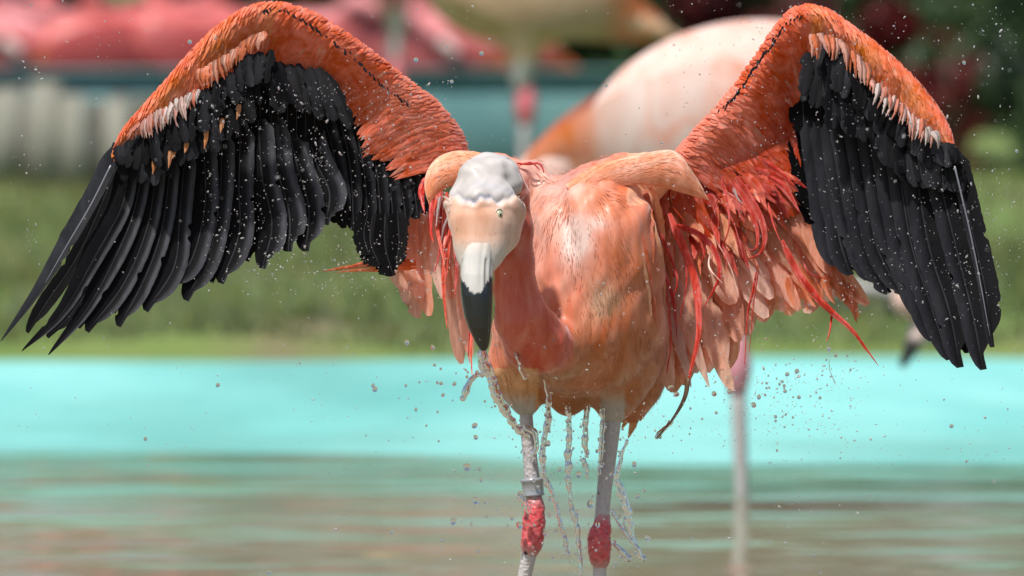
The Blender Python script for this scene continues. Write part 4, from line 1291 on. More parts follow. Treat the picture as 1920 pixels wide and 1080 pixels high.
for i in range(10):
    a = np.array(RF[i][0]); b_ = np.array(RF[i + 1][0]); m_ = (a + b_) / 2; m_[-1] = m_[-2] * 0.25 + m_[-1] * 0.75
    flight(RWING, [tuple(q) for q in m_], 42, 0.02 - i * 0.003, 0.015, roll=0.2)
for i, (a, m_, b_, w) in enumerate([((1520, 130), (1515, 300), (1535, 440), 44), ((1500, 170), (1492, 290), (1515, 400), 42), ((1484, 220), (1482, 300), (1500, 370), 36), ((1540, 120), (1540, 260), (1555, 400), 46),
                                    ((1560, 130), (1565, 260), (1580, 400), 46), ((1585, 150), (1592, 280), (1605, 400), 46), ((1612, 180), (1620, 300), (1632, 400), 46), ((1640, 210), (1650, 300), (1665, 420), 46),
                                    ((1670, 230), (1685, 320), (1700, 430), 46), ((1700, 250), (1720, 330), (1740, 430), 46)]):
    flight(RWING, [a, m_, b_], w, -0.012 - 0.002 * i, -0.01, roll=0.2)


def covert_band(wing, S0, S1, n, w, t, cols, sgn, nm='covert_feather', jit=6, kind='round', mat=None):
    a = catmull(np.array([(x, y, 0) for x, y in S0], float), n); b_ = catmull(np.array([(x, y, 0) for x, y in S1], float), n)
    for i in range(n):
        p, q = a[i] + rng.normal(0, jit * 0.4, 3), b_[i] + rng.normal(0, jit, 3)
        m_ = (p + q) / 2 + np.array([sgn * 3, 0, 0])
        c = np.array(cols[rng.integers(0, len(cols))])
        mb = MB()
        tt = t + rng.uniform(-0.002, 0.002)
        feather(mb, PT([(p[0], p[1], tt), (m_[0], m_[1], tt + 0.002), (q[0], q[1], tt + 0.001)]), w * rng.uniform(0.7, 1.3), c, kind, 14, 9, 0.3, rng.normal(0.1 * sgn, 0.25), 0, 0.12, 1.2, 0.06, split=4, edgecol=c * 0.35, eside=-sgn)
        mb.build(nm, mat or M_BLACK, wing)


GRC = [(0.020, 0.021, 0.026), (0.010, 0.011, 0.013), (0.036, 0.037, 0.045), (0.006, 0.006, 0.008)]
covert_band(LWING, [(236, 268), (290, 245), (345, 205), (385, 165), (430, 138), (475, 105), (520, 115)], [(230, 335), (285, 345), (335, 310), (385, 292), (432, 250), (495, 205), (560, 200)], 24, 30, 0.064, GRC, -1)
covert_band(LWING, [(226, 270), (275, 250), (330, 215), (375, 172), (425, 140), (470, 100), (505, 100)], [(226, 318), (270, 318), (318, 285), (362, 262), (415, 215), (462, 165), (500, 150)], 20, 26, 0.070, GRC, -1)
covert_band(LWING, [(505, 110), (560, 120), (610, 140)], [(520, 190), (590, 220), (650, 240)], 7, 30, 0.03, [(0.02, 0.02, 0.024)], 1)
covert_band(RWING, [(1545, 88), (1590, 108), (1630, 150), (1672, 195), (1712, 240), (1755, 268), (1785, 280)], [(1560, 235), (1598, 255), (1640, 285), (1672, 315), (1712, 345), (1752, 352), (1806, 365)], 30, 34, 0.056, GRC, 1)
covert_band(RWING, [(1560, 88), (1600, 112), (1640, 158), (1682, 200), (1722, 245), (1760, 266), (1784, 276)], [(1565, 165), (1605, 195), (1650, 235), (1688, 272), (1725, 300), (1765, 312), (1795, 318)], 18, 28, 0.062, GRC, 1)
covert_band(RWING, [(1515, 95), (1530, 90), (1548, 88)], [(1500, 180), (1525, 190), (1550, 200)], 5, 24, 0.03, [(0.02, 0.02, 0.024)], 1)
# white pink tufts under the hand, and orange tufts over the black
PW = [(0.82, 0.42, 0.34), (0.84, 0.58, 0.52), (0.82, 0.30, 0.20), (0.82, 0.70, 0.66)]
covert_band(LWING, [(258, 232), (300, 205), (345, 180), (370, 165)], [(250, 262), (290, 252), (342, 222), (368, 196)], 26, 9, 0.074, PW, -1, 'pale_tuft', 6, 'point', M_ARM)
covert_band(LWING, [(372, 130), (420, 105), (470, 70), (495, 60)], [(378, 170), (412, 150), (455, 110), (488, 95)], 20, 13, 0.072, [(0.84, 0.26, 0.13), (0.78, 0.22, 0.09), (0.84, 0.40, 0.28)], -1, 'covert_feather', 4, 'point', M_ARM)
covert_band(RWING, [(1640, 150), (1680, 185), (1720, 220), (1756, 250)], [(1640, 186), (1684, 232), (1722, 262), (1758, 280)], 26, 9, 0.069, PW, 1, 'pale_tuft', 6, 'point', M_ARM)
covert_band(RWING, [(1520, 62), (1560, 66), (1600, 96), (1630, 128)], [(1526, 110), (1556, 108), (1600, 142), (1634, 170)], 20, 11, 0.067, [(0.84, 0.26, 0.13), (0.84, 0.45, 0.36)], 1, 'covert_feather', 4, 'point', M_ARM)
# orange feather bases showing between the black quills
for x, y, l in [(288, 305, 22), (318, 290, 26), (326, 278, 20), (348, 275, 12), (385, 250, 30), (415, 232, 18), (446, 205, 20)]:
    flight(LWING, [(x + 3, y - 10), (x + 1, y + l * 0.4), (x - 2, y + l)], 9, 0.069, 0.069, col=(0.72, 0.30, 0.12), kind='point', name='covert_feather', mat=M_ARM, n=8)
# orange rim beyond the black at both wing tips
flight(LWING, [(218, 270), (206, 305), (196, 335)], 8, 0.050, 0.045, col=(0.80, 0.30, 0.18), kind='point', name='covert_feather', mat=M_ARM, n=8)
flight(RWING, [(1786, 268), (1796, 300), (1806, 335)], 10, 0.048, 0.045, col=(0.84, 0.40, 0.30), kind='point', name='covert_feather', mat=M_ARM, n=8)
# pale quills of the outermost primaries
for wing, q in ((LWING, [(208, 310, 0.074), (170, 385, 0.076), (128, 456, 0.078), (85, 530, 0.08)]), (RWING, [(1790, 312, 0.068), (1820, 440, 0.072), (1840, 540, 0.075), (1856, 630, 0.078)])):
    mb = MB(); tube(mb, PT(q), np.array([1.9, 1.6, 1.2, 0.5]) * S, (0.17, 0.175, 0.2), 8, 20); mb.build('quill', M_BILL, wing)

# ---- pink tertials, scapulars and the loose wet plumes
PK = [(0.96, 0.50, 0.36), (0.97, 0.64, 0.52), (0.95, 0.40, 0.25), (0.96, 0.56, 0.40)]
RD = [(0.60, 0.045, 0.018), (0.68, 0.09, 0.035), (0.48, 0.035, 0.014)]
OR = [(0.82, 0.28, 0.12), (0.80, 0.33, 0.17)]


def plume(par, pts, w, t0, t1, col, kind=None, n=22, name='plume', mat=None, **kw):
    kind = kind or ('round' if rng.random() < 0.85 else 'point')
    return flight(par, pts, w, t0, t1, roll=rng.normal(0, 0.2), col=col, kind=kind, name=name, mat=mat or M_PINK, n=n, ragged=0.035, wave=0.15, split=2, camber=0.25, ridge=0.8, **kw)


pk = lambda L: L[rng.integers(0, len(L))]
for pts, w in [([(1235, 380), (1290, 520), (1340, 610), (1355, 692)], 56), ([(1215, 400), (1265, 540), (1300, 640), (1330, 726)], 50), ([(1205, 420), (1245, 560), (1275, 640), (1296, 726)], 46),
               ([(1200, 440), (1230, 580), (1245, 650), (1258, 732)], 42), ([(1240, 400), (1310, 560), (1345, 660), (1374, 733)], 34), ([(1250, 370), (1330, 470), (1370, 560), (1385, 640)], 50),
               ([(1270, 360), (1350, 440), (1400, 520), (1438, 596)], 44), ([(1280, 350), (1370, 420), (1410, 480), (1448, 560)], 44), ([(1290, 345), (1400, 420), (1450, 490), (1500, 582)], 36),
               ([(1220, 360), (1270, 460), (1310, 540), (1330, 620)], 60), ([(1230, 350), (1300, 430), (1350, 500), (1375, 570)], 60), ([(1260, 340), (1350, 400), (1410, 450), (1450, 500)], 60)]:
    plume(BODY, pts, w, rng.uniform(-0.045, -0.02), rng.uniform(-0.02, 0.0), pk(PK))
for i in range(26):     # a curved curtain of broad pale feathers behind the curls
    a = i / 25
    x0, y0 = np.interp(a, [0, 1], [1215, 1390]) + rng.normal(0, 6), np.interp(a, [0, 1], [400, 350]) + rng.normal(0, 8)
    x1 = np.interp(a, [0, 0.5, 1], [1262, 1372, 1545]) + rng.normal(0, 8); y1 = np.interp(a, [0, 0.35, 0.6, 1], [715, 700, 610, 560]) + rng.normal(0, 14)
    plume(BODY, [(x0, y0), (x0 * 0.55 + x1 * 0.45 + 16, y0 * 0.6 + y1 * 0.4), (x1 + 6, y0 * 0.2 + y1 * 0.8), (x1, y1)], rng.uniform(44, 62), -0.05 + 0.02 * a + rng.uniform(-0.004, 0.004), -0.03 + 0.012 * a, pk(PK + [(0.95, 0.46, 0.27), (0.85, 0.42, 0.24)]), kind='round')
for pts, w in [([(1330, 330), (1420, 400), (1480, 460), (1530, 530)], 60), ([(1350, 330), (1450, 400), (1520, 470), (1575, 540)], 60), ([(1370, 320), (1470, 390), (1545, 480), (1600, 570)], 50),
               ([(1390, 320), (1490, 400), (1560, 490), (1628, 571)], 44), ([(1380, 340), (1460, 420), (1500, 500), (1540, 560)], 46), ([(1400, 330), (1480, 390), (1530, 440), (1560, 500)], 60)]:
    plume(RWING, pts, w, rng.uniform(-0.03, -0.012), rng.uniform(-0.01, 0.01), pk([(0.88, 0.34, 0.18), (0.88, 0.40, 0.24), (0.84, 0.27, 0.12)]), kind='round')
for x, y, dx, dy in [(1560, 500, 50, 60), (1570, 520, 30, 66), (1585, 530, 44, 40), (1590, 540, 22, 56), (1600, 555, 6, 50), (1545, 520, 20, 50), (1480, 520, 12, 60), (1500, 540, 30, 36)]:
    plume(RWING, [(x, y), (x + dx * .5, y + dy * .6), (x + dx, y + dy)], 16, 0.004, 0.008, (0.82, 0.26, 0.11), kind='point', n=10)
# dark red axillaries: dense fan from the armpit
for i in range(30):
    a = rng.uniform(0, 1)
    x0, y0 = 1205 + 120 * a + rng.normal(0, 8), 346 + 10 * a + rng.normal(0, 8)
    ang = math.radians(np.interp(a, [0, 1], [84, 42]) + rng.normal(0, 9))
    L = rng.uniform(80, 190)
    bend = rng.uniform(0.0, 0.28) * L
    x1, y1 = x0 + L * math.cos(ang), y0 + L * math.sin(ang)
    plume(BODY, [(x0, y0), ((x0 + x1) / 2 + bend * 0.6, (y0 + y1) / 2 - bend * 0.2), (x1, y1)], rng.uniform(20, 44), rng.uniform(-0.022, -0.01), rng.uniform(-0.008, 0.006), pk([(0.60, 0.045, 0.018), (0.74, 0.15, 0.06), (0.80, 0.24, 0.11), (0.84, 0.34, 0.18)]), kind='point', n=14, mat=M_RED, name='red_plume')
for i in range(30):  # plume reds darkened: shade below the arm put into the colour
    a = rng.uniform(0, 1)
    x0, y0 = 1290 + 175 * a, 360 - 34 * a + rng.normal(0, 12)
    ang = math.radians(np.interp(a, [0, 1], [48, 34]) + rng.normal(0, 12))
    L = rng.uniform(60, 150) * np.interp(a, [0, 1], [1.1, 0.42])
    x1, y1 = x0 + L * math.cos(ang), y0 + L * math.sin(ang)
    plume(RWING, [(x0, y0), ((x0 + x1) / 2 + 0.08 * L, (y0 + y1) / 2 - 0.08 * L), (x1, y1)], rng.uniform(12, 26), rng.uniform(-0.012, -0.006), rng.uniform(0.0, 0.014), pk([(0.50, 0.04, 0.018), (0.60, 0.075, 0.03), (0.42, 0.03, 0.015), (0.68, 0.11, 0.04)]), kind='point', n=14, mat=M_RED, name='red_plume')
# wet flank feathers lying over the breast's side
for i in range(6):
    x0 = rng.uniform(1200, 1224); y0 = rng.uniform(350, 480); L = rng.uniform(90, 230)
    bx = rng.uniform(14, 32)
    q, tl = [], 0.03
    for k_ in np.linspace(0, 1, 5):
        x = x0 + bx * math.sin(k_ * 1.7) ; y = y0 + L * k_
        tt = surf_t(x, y, 0.12, -0.05); tl = tt if tt is not None else tl - 0.006
        q.append(P(x, y, tl + 0.0012 + 0.002 * k_))
    mb = MB()
    feather(mb, np.array(q), rng.uniform(9, 20), pk([(0.60, 0.25, 0.12), (0.66, 0.22, 0.10), (0.52, 0.12, 0.05), (0.68, 0.34, 0.19)]), 'point', 22, 5, 0.15, rng.normal(0, 0.1), 0, 0.10, 0.4, 0.1, soft=0.3, split=3)
    mb.build('flank_feather', M_ARM, BODY)

# named long curls (photo's most visible red locks)
RL = [([(1262, 420), (1310, 439), (1340, 471), (1349, 518), (1319, 578)], 11), ([(1255, 400), (1268, 434), (1296, 500), (1309, 564), (1309, 633), (1293, 703), (1286, 738)], 15),
      ([(1235, 430), (1262, 495), (1270, 530), (1256, 575)], 6), ([(1275, 440), (1285, 490), (1287, 536), (1275, 596)], 5), ([(1352, 330), (1364, 380), (1367, 425), (1353, 467)], 6),
      ([(1372, 338), (1402, 385), (1420, 434), (1417, 466), (1392, 468)], 11), ([(1380, 332), (1418, 392), (1434, 440), (1426, 474), (1394, 489)], 14), ([(1420, 498), (1411, 550), (1402, 590), (1396, 684)], 5),
      ([(1424, 498), (1414, 560), (1410, 600), (1405, 660)], 3), ([(1466, 450), (1495, 510), (1530, 555), (1560, 585), (1600, 622), (1648, 687)], 13), ([(1470, 470), (1500, 520), (1545, 575), (1590, 610), (1625, 660)], 8),
      ([(1560, 588), (1556, 620), (1550, 640)], 5), ([(1440, 380), (1450, 420), (1462, 450)], 4), ([(1199, 445), (1227, 547), (1238, 607), (1225, 690)], 8),
      ([(1320, 450), (1322, 470), (1312, 500)], 4), ([(1210, 380), (1222, 440), (1240, 500), (1262, 560), (1270, 640)], 10), ([(1225, 470), (1250, 560), (1258, 640), (1250, 700)], 7),
      ([(1505, 490), (1520, 515), (1550, 520), (1560, 505)], 4), ([(1430, 300), (1470, 330), (1492, 352)], 12), ([(1440, 330), (1470, 352), (1500, 398)], 14)]
for pts, w in RL:
    tt = 0.03
    flight(BODY if pts[0][0] < 1300 else RWING, pts, w, 0.02, 0.032, col=pk([(0.58, 0.030, 0.016), (0.70, 0.055, 0.028)]), kind='strap' if w < 8 else 'point', name='red_plume', mat=M_RED, n=26, camber=0.7, wave=0.2, asym=0)
for i in range(10):     # fine stray threads
    x0, y0 = rng.uniform(1240, 1480), rng.uniform(360, 480)
    L = rng.uniform(50, 150); a = math.radians(rng.uniform(55, 95))
    x1, y1 = x0 + L * math.cos(a), y0 + L * math.sin(a)
    cv = rng.normal(0, 16)
    flight(RWING, [(x0, y0), ((x0 + x1) / 2 + cv, (y0 + y1) / 2), (x1, y1)], rng.uniform(1.5, 4), 0.02, rng.uniform(0.02, 0.04), col=pk(RD + [(0.85, 0.6, 0.5)]), kind='strap', name='red_plume', mat=M_RED, n=14, asym=0, split=0)
# brown wet lock trailing from the long curl
mb = MB(); tube(mb, PT([(1290, 710, 0.03), (1284, 745, 0.03), (1262, 785, 0.032), (1232, 822, 0.034)]), np.array([5, 4, 2.5, 2.2]) * S, (0.28, 0.16, 0.09), 8, 16)
mb.build('wet_lock', M_RED, BODY)
# left side
for pts, w in [([(800, 395), (775, 470), (768, 540), (786, 596)], 36), ([(815, 395), (798, 480), (796, 540), (806, 592)], 34), ([(790, 390), (752, 450), (745, 500), (760, 545)], 36), ([(828, 390), (820, 470), (822, 520), (828, 560)], 36),
               ([(845, 420), (850, 520), (858, 600), (866, 682)], 34), ([(850, 420), (868, 540), (878, 620), (884, 668)], 28), ([(790, 400), (772, 440), (778, 500), (790, 560)], 40), ([(840, 380), (836, 450), (840, 500), (846, 560)], 36)]:
    plume(BODY, pts, w, -0.03, rng.uniform(-0.03, -0.01), pk(PK))
for pts, w in [([(780, 496), (720, 494), (660, 501), (603, 509)], 15), ([(780, 503), (715, 506), (665, 508), (630, 511)], 9), ([(780, 490), (725, 489), (680, 494), (650, 501)], 8)]:
    plume(BODY, pts, w, -0.004, 0.0, (0.92, 0.24, 0.09), kind='point')
for pts, w in [([(838, 360), (836, 410), (834, 470), (832, 540), (838, 618)], 12), ([(822, 350), (818, 400), (822, 440), (834, 500)], 9), ([(850, 350), (846, 400), (842, 460), (838, 520)], 8), ([(812, 370), (806, 420), (812, 455)], 10),
               ([(828, 345), (826, 420), (824, 470), (815, 510)], 7), ([(845, 370), (850, 430), (856, 500), (852, 560)], 9), ([(886, 600), (883, 650), (885, 702)], 6), ([(880, 620), (878, 660), (881, 680)], 4), ([(800, 330), (790, 360), (796, 400)], 12),
               ([(835, 395), (842, 430), (836, 460), (832, 500)], 14)]:
    flight(BODY, pts, w, 0.0, 0.03, col=pk([(0.66, 0.05, 0.035), (0.78, 0.10, 0.05)]), kind='strap' if w < 8 else 'point', name='red_plume', mat=M_RED, n=22, camber=0.7, wave=0.2, asym=0)
for pts, w in [([(826, 368), (822, 392), (818, 424)], 7), ([(842, 405), (832, 428), (828, 452)], 6), ([(1375, 352), (1384, 372), (1392, 382)], 6)]:
    flight(BODY, pts, w, 0.034, 0.036, col=(0.82, 0.76, 0.76), kind='strap', name='plume', mat=M_PINK, n=12)
# thin red loop on the back
mb = MB(); tube(mb, PT([(970, 306, 0.0), (990, 308, 0.0), (1008, 306, 0.0), (1016, 312, 0.0), (1020, 324, 0.0)]), np.array([1.6, 2, 2, 1.6, 1.0]) * S, (0.72, 0.06, 0.05), 6, 16)
tube(mb, PT([(975, 309, 0.0), (996, 305, 0.005), (1012, 318, 0.0)]), np.array([1.6, 1.6, 0.8]) * S, (0.72, 0.06, 0.05), 6, 12)
mb.build('red_plume', M_RED, BODY)
# tail
for pts, w in [([(1205, 640), (1215, 720), (1195, 780), (1178, 822)], 40), ([(1190, 650), (1195, 730), (1182, 775), (1165, 805)], 34), ([(1220, 620), (1238, 690), (1225, 740), (1200, 790)], 40), ([(1180, 680), (1180, 740), (1172, 780), (1160, 795)], 30)]:
    plume(BODY, pts, w, -0.16, -0.14, (0.80, 0.38, 0.15), kind='point', name='tail_feather')

# shoulder drapes: thick curved flaps of smooth feathers over each wing root
def drape(top, bot, t0, t1, bulge, colf):
    n, m = 60, 28
    a = catmull(np.array([(x, y, 0) for x, y in top], float), n); b_ = catmull(np.array([(x, y, 0) for x, y in bot], float), n)
    u = np.linspace(0, 1, n)[:, None]; w = np.linspace(0, 1, m)[None]
    X_ = a[:, None, 0] * (1 - w) + b_[:, None, 0] * w; Y_ = a[:, None, 1] * (1 - w) + b_[:, None, 1] * w
    wd = np.hypot(a[:, 0] - b_[:, 0], a[:, 1] - b_[:, 1])[:, None] * S
    fr_ = t0 + (t1 - t0) * u + bulge * wd * np.sqrt(np.clip(np.sin(np.pi * np.clip(w * 0.86 + 0.02, 0, 1)), 0, 1))
    bk_ = t0 + (t1 - t0) * u - 0.003 + 0 * w
    G1 = np.array([[P(X_[i, j], Y_[i, j], fr_[i, j]) for j in range(m)] for i in range(n)])
    G2 = np.array([[P(X_[i, j], Y_[i, j], min(bk_[i, j], fr_[i, j] - 0.0015)) for j in range(m)] for i in range(n)])
    G = np.concatenate([G1, G2[:, ::-1]], 1)
    M2 = 2 * m
    i_ = (np.arange(n - 1)[:, None] * M2 + np.arange(M2)[None]).ravel(); j_ = (np.arange(n - 1)[:, None] * M2 + (np.arange(M2)[None] + 1) % M2).ravel()
    f = np.stack([i_, j_, j_ + M2, i_ + M2], 1)
    uu = np.broadcast_to(u, (n, m)); ww = np.broadcast_to(w, (n, m))
    c1 = colf(uu.ravel(), ww.ravel()).reshape(n, m, 3)
    cc = np.concatenate([c1, c1[:, ::-1]], 1)
    nrm = np.cross(G1[1, 1] - G1[0, 1], G1[1, 2] - G1[1, 1])
    if nrm @ NC > 0: f = f[:, ::-1]
    mb = MB(); mb.add(G.reshape(-1, 3), f[:, ::-1] if False else f, cc.reshape(-1, 3))
    dro = mb.build('shoulder_drape', M_DRAPE, BODY)
    mb = MB()
    for _ in range(700):
        i = rng.integers(1, n - 9); j = rng.integers(1, m - 2); j2 = int(np.clip(j + rng.integers(-1, 2), 1, m - 2))
        q = [G1[i, j], G1[i + 3, j] * 0.5 + G1[i + 3, j2] * 0.5, G1[i + rng.integers(5, 8), j2]]
        nn_ = unit(np.cross(G1[i + 1, j] - G1[i, j], G1[i, j + 1] - G1[i, j])); nn_ = nn_ * np.sign(nn_ @ NC)
        q = [x + nn_ * (0.0002 + 0.0003 * k_) for k_, x in enumerate(q)]
        feather(mb, q, rng.uniform(2, 5), np.clip(colf(np.array([i / n]), np.array([j / m]))[0] * rng.uniform(0.94, 1.07), 0, 0.9), 'point', 5, 3, 0.1, 0, 0, 0.1, nh=nn_, soft=0.1)
    tag(mb.build('drape_down', M_DOWN, BODY), kind='stuff')
    return dro


def drcol(a, b_, edge):
    def cf(u, w):
        st = 0.5 + 0.5 * np.sin(w * 6 + 2.6 * np.sin(u * 5 + w * 3) + u * 5)
        st = st ** 1.3 * 0.7
        c = np.array(a) * (1 - st[:, None]) + np.array(b_) * st[:, None]
        e = np.clip((u - 0.2) * 2, 0, 1) * np.exp(-(w / 0.10) ** 2) + 0.5 * np.exp(-((w - 0.30 - 0.1 * np.sin(u * 6)) / 0.10) ** 2) * np.sin(np.pi * u)  # pale top rim: a highlight painted into the flap colour
        return c * (1 - e[:, None]) + np.array(edge) * e[:, None]
    return cf


M_DRAPE = plumage('drape_plumage', 0.45, 0.3, 0.15, 0.0, 0.18, 0.35, (1, 1, 1), 30, 0.0, 0.2)
drape([(1060, 345), (1110, 313), (1180, 294), (1262, 282), (1298, 322), (1330, 376)], [(1085, 385), (1130, 362), (1175, 348), (1225, 348), (1280, 362), (1330, 376)], (surf_t(1085, 365) or 0.03) - 0.014, 0.040, 0.26,
      drcol((0.88, 0.34, 0.19), (0.86, 0.21, 0.09), (0.90, 0.55, 0.42)))
drape([(945, 300), (900, 286), (852, 283), (815, 300), (796, 338), (804, 384)], [(945, 352), (900, 345), (868, 345), (838, 352), (818, 366), (804, 384)], 0.012, 0.030, 0.34,
      drcol((0.88, 0.34, 0.18), (0.86, 0.22, 0.09), (0.90, 0.55, 0.40)))

# ---- head details: ruffled fringe of small feathers around the brow, eye, bill
mb = MB()
for i in range(26):
    a = rng.uniform(0, 0.10) if i % 2 else rng.uniform(0.9, 1.0)
    x = 838 + 145 * a + rng.normal(0, 2)
    y = 388 + rng.normal(0, 9)
    t = surf_t(x, y)
    if t is None or t < 0.2: continue
    out = (a - 0.5) * 2
    L = rng.uniform(10, 17)
    nn_ = fb.grad(Lp(x, y, t)[None])[0] @ np.stack([RT, FWD, UP])
    feather(mb, PT([(x, y + 3, t - 0.0004), (x + out * L * 0.3, y - L * 0.4, t + 0.0010), (x + out * L * 0.8, y - L * 0.8, t + 0.0004)]), rng.uniform(5, 8), (0.66, 0.42, 0.31), 'point', 10, 5, 0.08, rng.normal(0, 0.1), 0, 0.2, nh=nn_, soft=0.12, tipcol=(0.66, 0.54, 0.48))
tag(mb.build('brow_feathers', M_DOWN, BODY), kind='stuff')

te = surf_t(935, 403)
ec = P(935, 403, te - 0.0030 + 0.0027)
eye = MB()
th = np.linspace(0, np.pi, 12); ph = np.linspace(0, 2 * np.pi, 25)
T_, F_ = np.meshgrid(th, ph, indexing='ij')
en = unit(NC * 0.85 + RT * 0.45)
ea = unit(np.cross(en, UP)); eb = np.cross(ea, en)


def eyeball(r, cen, col, flat=1.0, name='eye', par=BODY):
    mb = MB()
    v = cen + r * (np.sin(T_)[..., None] * np.cos(F_)[..., None] * ea + np.sin(T_)[..., None] * np.sin(F_)[..., None] * eb * 1.25 + np.cos(T_)[..., None] * en * flat)
    mb.add(v.reshape(-1, 3), grid_faces(12, 25), col)
    return mb.build(name, M_BILL, par)


EYE = eyeball(0.0043, ec, (0.42, 0.42, 0.27))
eyeball(0.0018, ec + en * 0.0042, (0.01, 0.01, 0.01), 0.5, 'pupil', EYE) if False else None
mb = MB(); v = ec + en * 0.0041 + 0.0012 * (np.sin(T_)[..., None] * np.cos(F_)[..., None] * ea + np.sin(T_)[..., None] * np.sin(F_)[..., None] * eb * 1.3 + np.cos(T_)[..., None] * en * 0.5)
mb.add(v.reshape(-1, 3), grid_faces(12, 25), (0.01, 0.01, 0.01)); pup = mb.build('pupil', M_BILL, BODY)
mb = MB(); an = np.linspace(0, 2 * np.pi, 20)
ringp = [ec + en * 0.0016 + 0.0047 * (math.cos(a) * ea + 1.3 * math.sin(a) * eb) for a in an]
tube(mb, ringp, [0.0009] * 20, (0.50, 0.42, 0.33), 6, 40, hint=en, cap=False); mb.build('eyelid', M_BODY, BODY)

# bill: upper mandible white to black, lower mandible behind it
by = np.array([455, 475, 495, 515, 535, 555, 575, 595, 615, 632, 645, 654, 658], float)
bl_ = np.array([868, 866, 864, 863, 863, 864, 867, 871, 878, 886, 893, 899, 903], float)
br_ = np.array([930, 927, 925, 924, 924, 924, 923, 922, 921, 919, 917, 914, 909], float)
btc = np.interp(by, [455, 520, 600, 658], [0.258, 0.270, 0.276, 0.274])
dep = np.interp(by, [455, 500, 560, 620, 658], [0.018, 0.0165, 0.0165, 0.011, 0.002])
n = 90
yy = np.linspace(455, 658, n)
cx = np.interp(yy, by, (bl_ + br_) / 2); hw = np.interp(yy, by, (br_ - bl_) / 2); tc_ = np.interp(yy, by, btc); dp = np.interp(yy, by, dep)
m = 64
a = np.linspace(0, 2 * np.pi, m, endpoint=False)
rows_, colr = [], []
for i in range(n):
    ca, sa = np.cos(a), np.sin(a)
    sx_ = np.sign(ca) * np.abs(ca) ** 0.85; sy_ = np.sign(sa) * np.abs(sa) ** 0.9
    gro = 0.0018 * np.exp(-((a - 1.05) / 0.07) ** 2) * np.clip((yy[i] - 478) / 10, 0, 1) * np.clip((560 - yy[i]) / 20, 0, 1)      # nostril slit
    gro += 0.0013 * np.exp(-((a - 0.55) / 0.06) ** 2) + 0.0006 * np.exp(-((a - 2.1) / 0.12) ** 2)
    gro += 0.0010 * np.exp(-((a - 1.35) / 0.10) ** 2) * np.clip((560 - yy[i]) / 40, 0, 1)
    k = 1 - gro / max(dp[i], 0.003)
    px_ = cx[i] + hw[i] * sx_ * k; t_ = tc_[i] + dp[i] * sy_ * k
    rows_.append(np.stack([P(px_[j], yy[i], t_[j]) for j in range(m)]))
    edge = 541 + 9 * np.cos((px_ - 893) * 0.11) - 16 * np.clip((px_ - 905) / 20, 0, 1) - 10 * np.clip((875 - px_) / 12, 0, 1) + 2.5 * np.sin(px_ * 0.9) + 1.5 * np.sin(px_ * 2.1)
    w_ = np.clip((yy[i] - edge) / 2.5 + 0.5, 0, 1)[:, None]
    c = (1 - w_) * np.array([0.58, 0.56, 0.52]) + w_ * np.array([0.008, 0.010, 0.010])
    sl = (np.exp(-((a - 1.05) / 0.07) ** 2) * (yy[i] > 484) * (yy[i] < 552))[:, None]
    c = c * (1 - 0.85 * sl) + 0.85 * sl * np.array([0.03, 0.03, 0.03])
    up = np.clip((478 - yy[i]) / 20, 0, 1)
    c = c * (1 - up * 0.6) + np.array([0.80, 0.68, 0.58]) * up * 0.6
    colr.append(c)
v = np.concatenate(rows_); c = np.concatenate(colr)
i_ = (np.arange(n - 1)[:, None] * m + np.arange(m)[None]).ravel(); j_ = (np.arange(n - 1)[:, None] * m + (np.arange(m)[None] + 1) % m).ravel()
mb = MB(); mb.add(v, np.stack([i_, j_, j_ + m, i_ + m], 1), c); mb.build('bill', M_BILL, BIRD)

# ---- legs
def leg(pts, rad, col, name='leg', sides=18, n=40, mat=None, par=BIRD):
    mb = MB(); tube(mb, PT(pts), np.array(rad) * S, col, sides, n); return mb.build(name, mat or M_SKIN, par)


GL = (0.46, 0.44, 0.45)
lg1 = leg([(985, 750, 0.01), (988, 800, 0.01), (994, 860, 0.01), (1000, 920, 0.01), (1002, 950, 0.01)], [12, 12.5, 13.5, 15, 16], GL)
def knee(pts, rad, par):
    mb = MB(); tube(mb, PT(pts), np.array(rad) * S, (0.62, 0.05, 0.06), 40, 90)
    V_ = mb.v[0]; q_ = V_ / S; c_ = PT([pts[len(pts) // 2]])[0]
    w_ = np.sin(q_[:, 0] * 0.33) * np.sin(q_[:, 2] * 0.21 + 1) + 0.7 * np.sin(q_[:, 2] * 0.55 + 2 * np.sin(q_[:, 0] * 0.4)) * np.sin(q_[:, 1] * 0.4)
    ax_ = unit(np.array([V_[:, 0] - c_[0], V_[:, 1] - c_[1], 0 * V_[:, 2]]).T)
    mb.v[0] = V_ + ax_ * (w_ * 0.8 * S)[:, None]
    e_ = np.clip(np.minimum(np.repeat(np.linspace(0, 1, 90), 40), 1 - np.repeat(np.linspace(0, 1, 90), 40)) / 0.2, 0, 1)[:, None]
    mb.c[0] = np.array([0.52, 0.36, 0.36]) * (1 - e_) + np.array([0.62, 0.05, 0.06]) * e_ * (1 + 0.25 * w_[:, None])
    mb.c[0] = np.clip(mb.c[0], 0.02, 0.9)
    o = mb.build('knee', M_KNEE, par)
    return o
knee([(1001, 932, 0.01), (1003, 950, 0.011), (1001, 975, 0.012), (1000, 995, 0.012), (997, 1020, 0.012), (993, 1038, 0.01)], [15, 18, 21.5, 21, 20.5, 15], lg1)
leg([(994, 1030, 0.01), (988, 1060, 0.008), (982, 1100, 0.005), (975, 1250, 0.0), (970, 1500, -0.005)], [15, 13.5, 13, 12.5, 13], (0.55, 0.53, 0.53), 'shank', par=lg1)
lg2 = leg([(1152, 755, 0.0), (1147, 800, 0.0), (1140, 860, 0.0), (1133, 920, 0.0), (1128, 978, 0.0)], [17.5, 16.5, 15.5, 14, 13.5], GL)
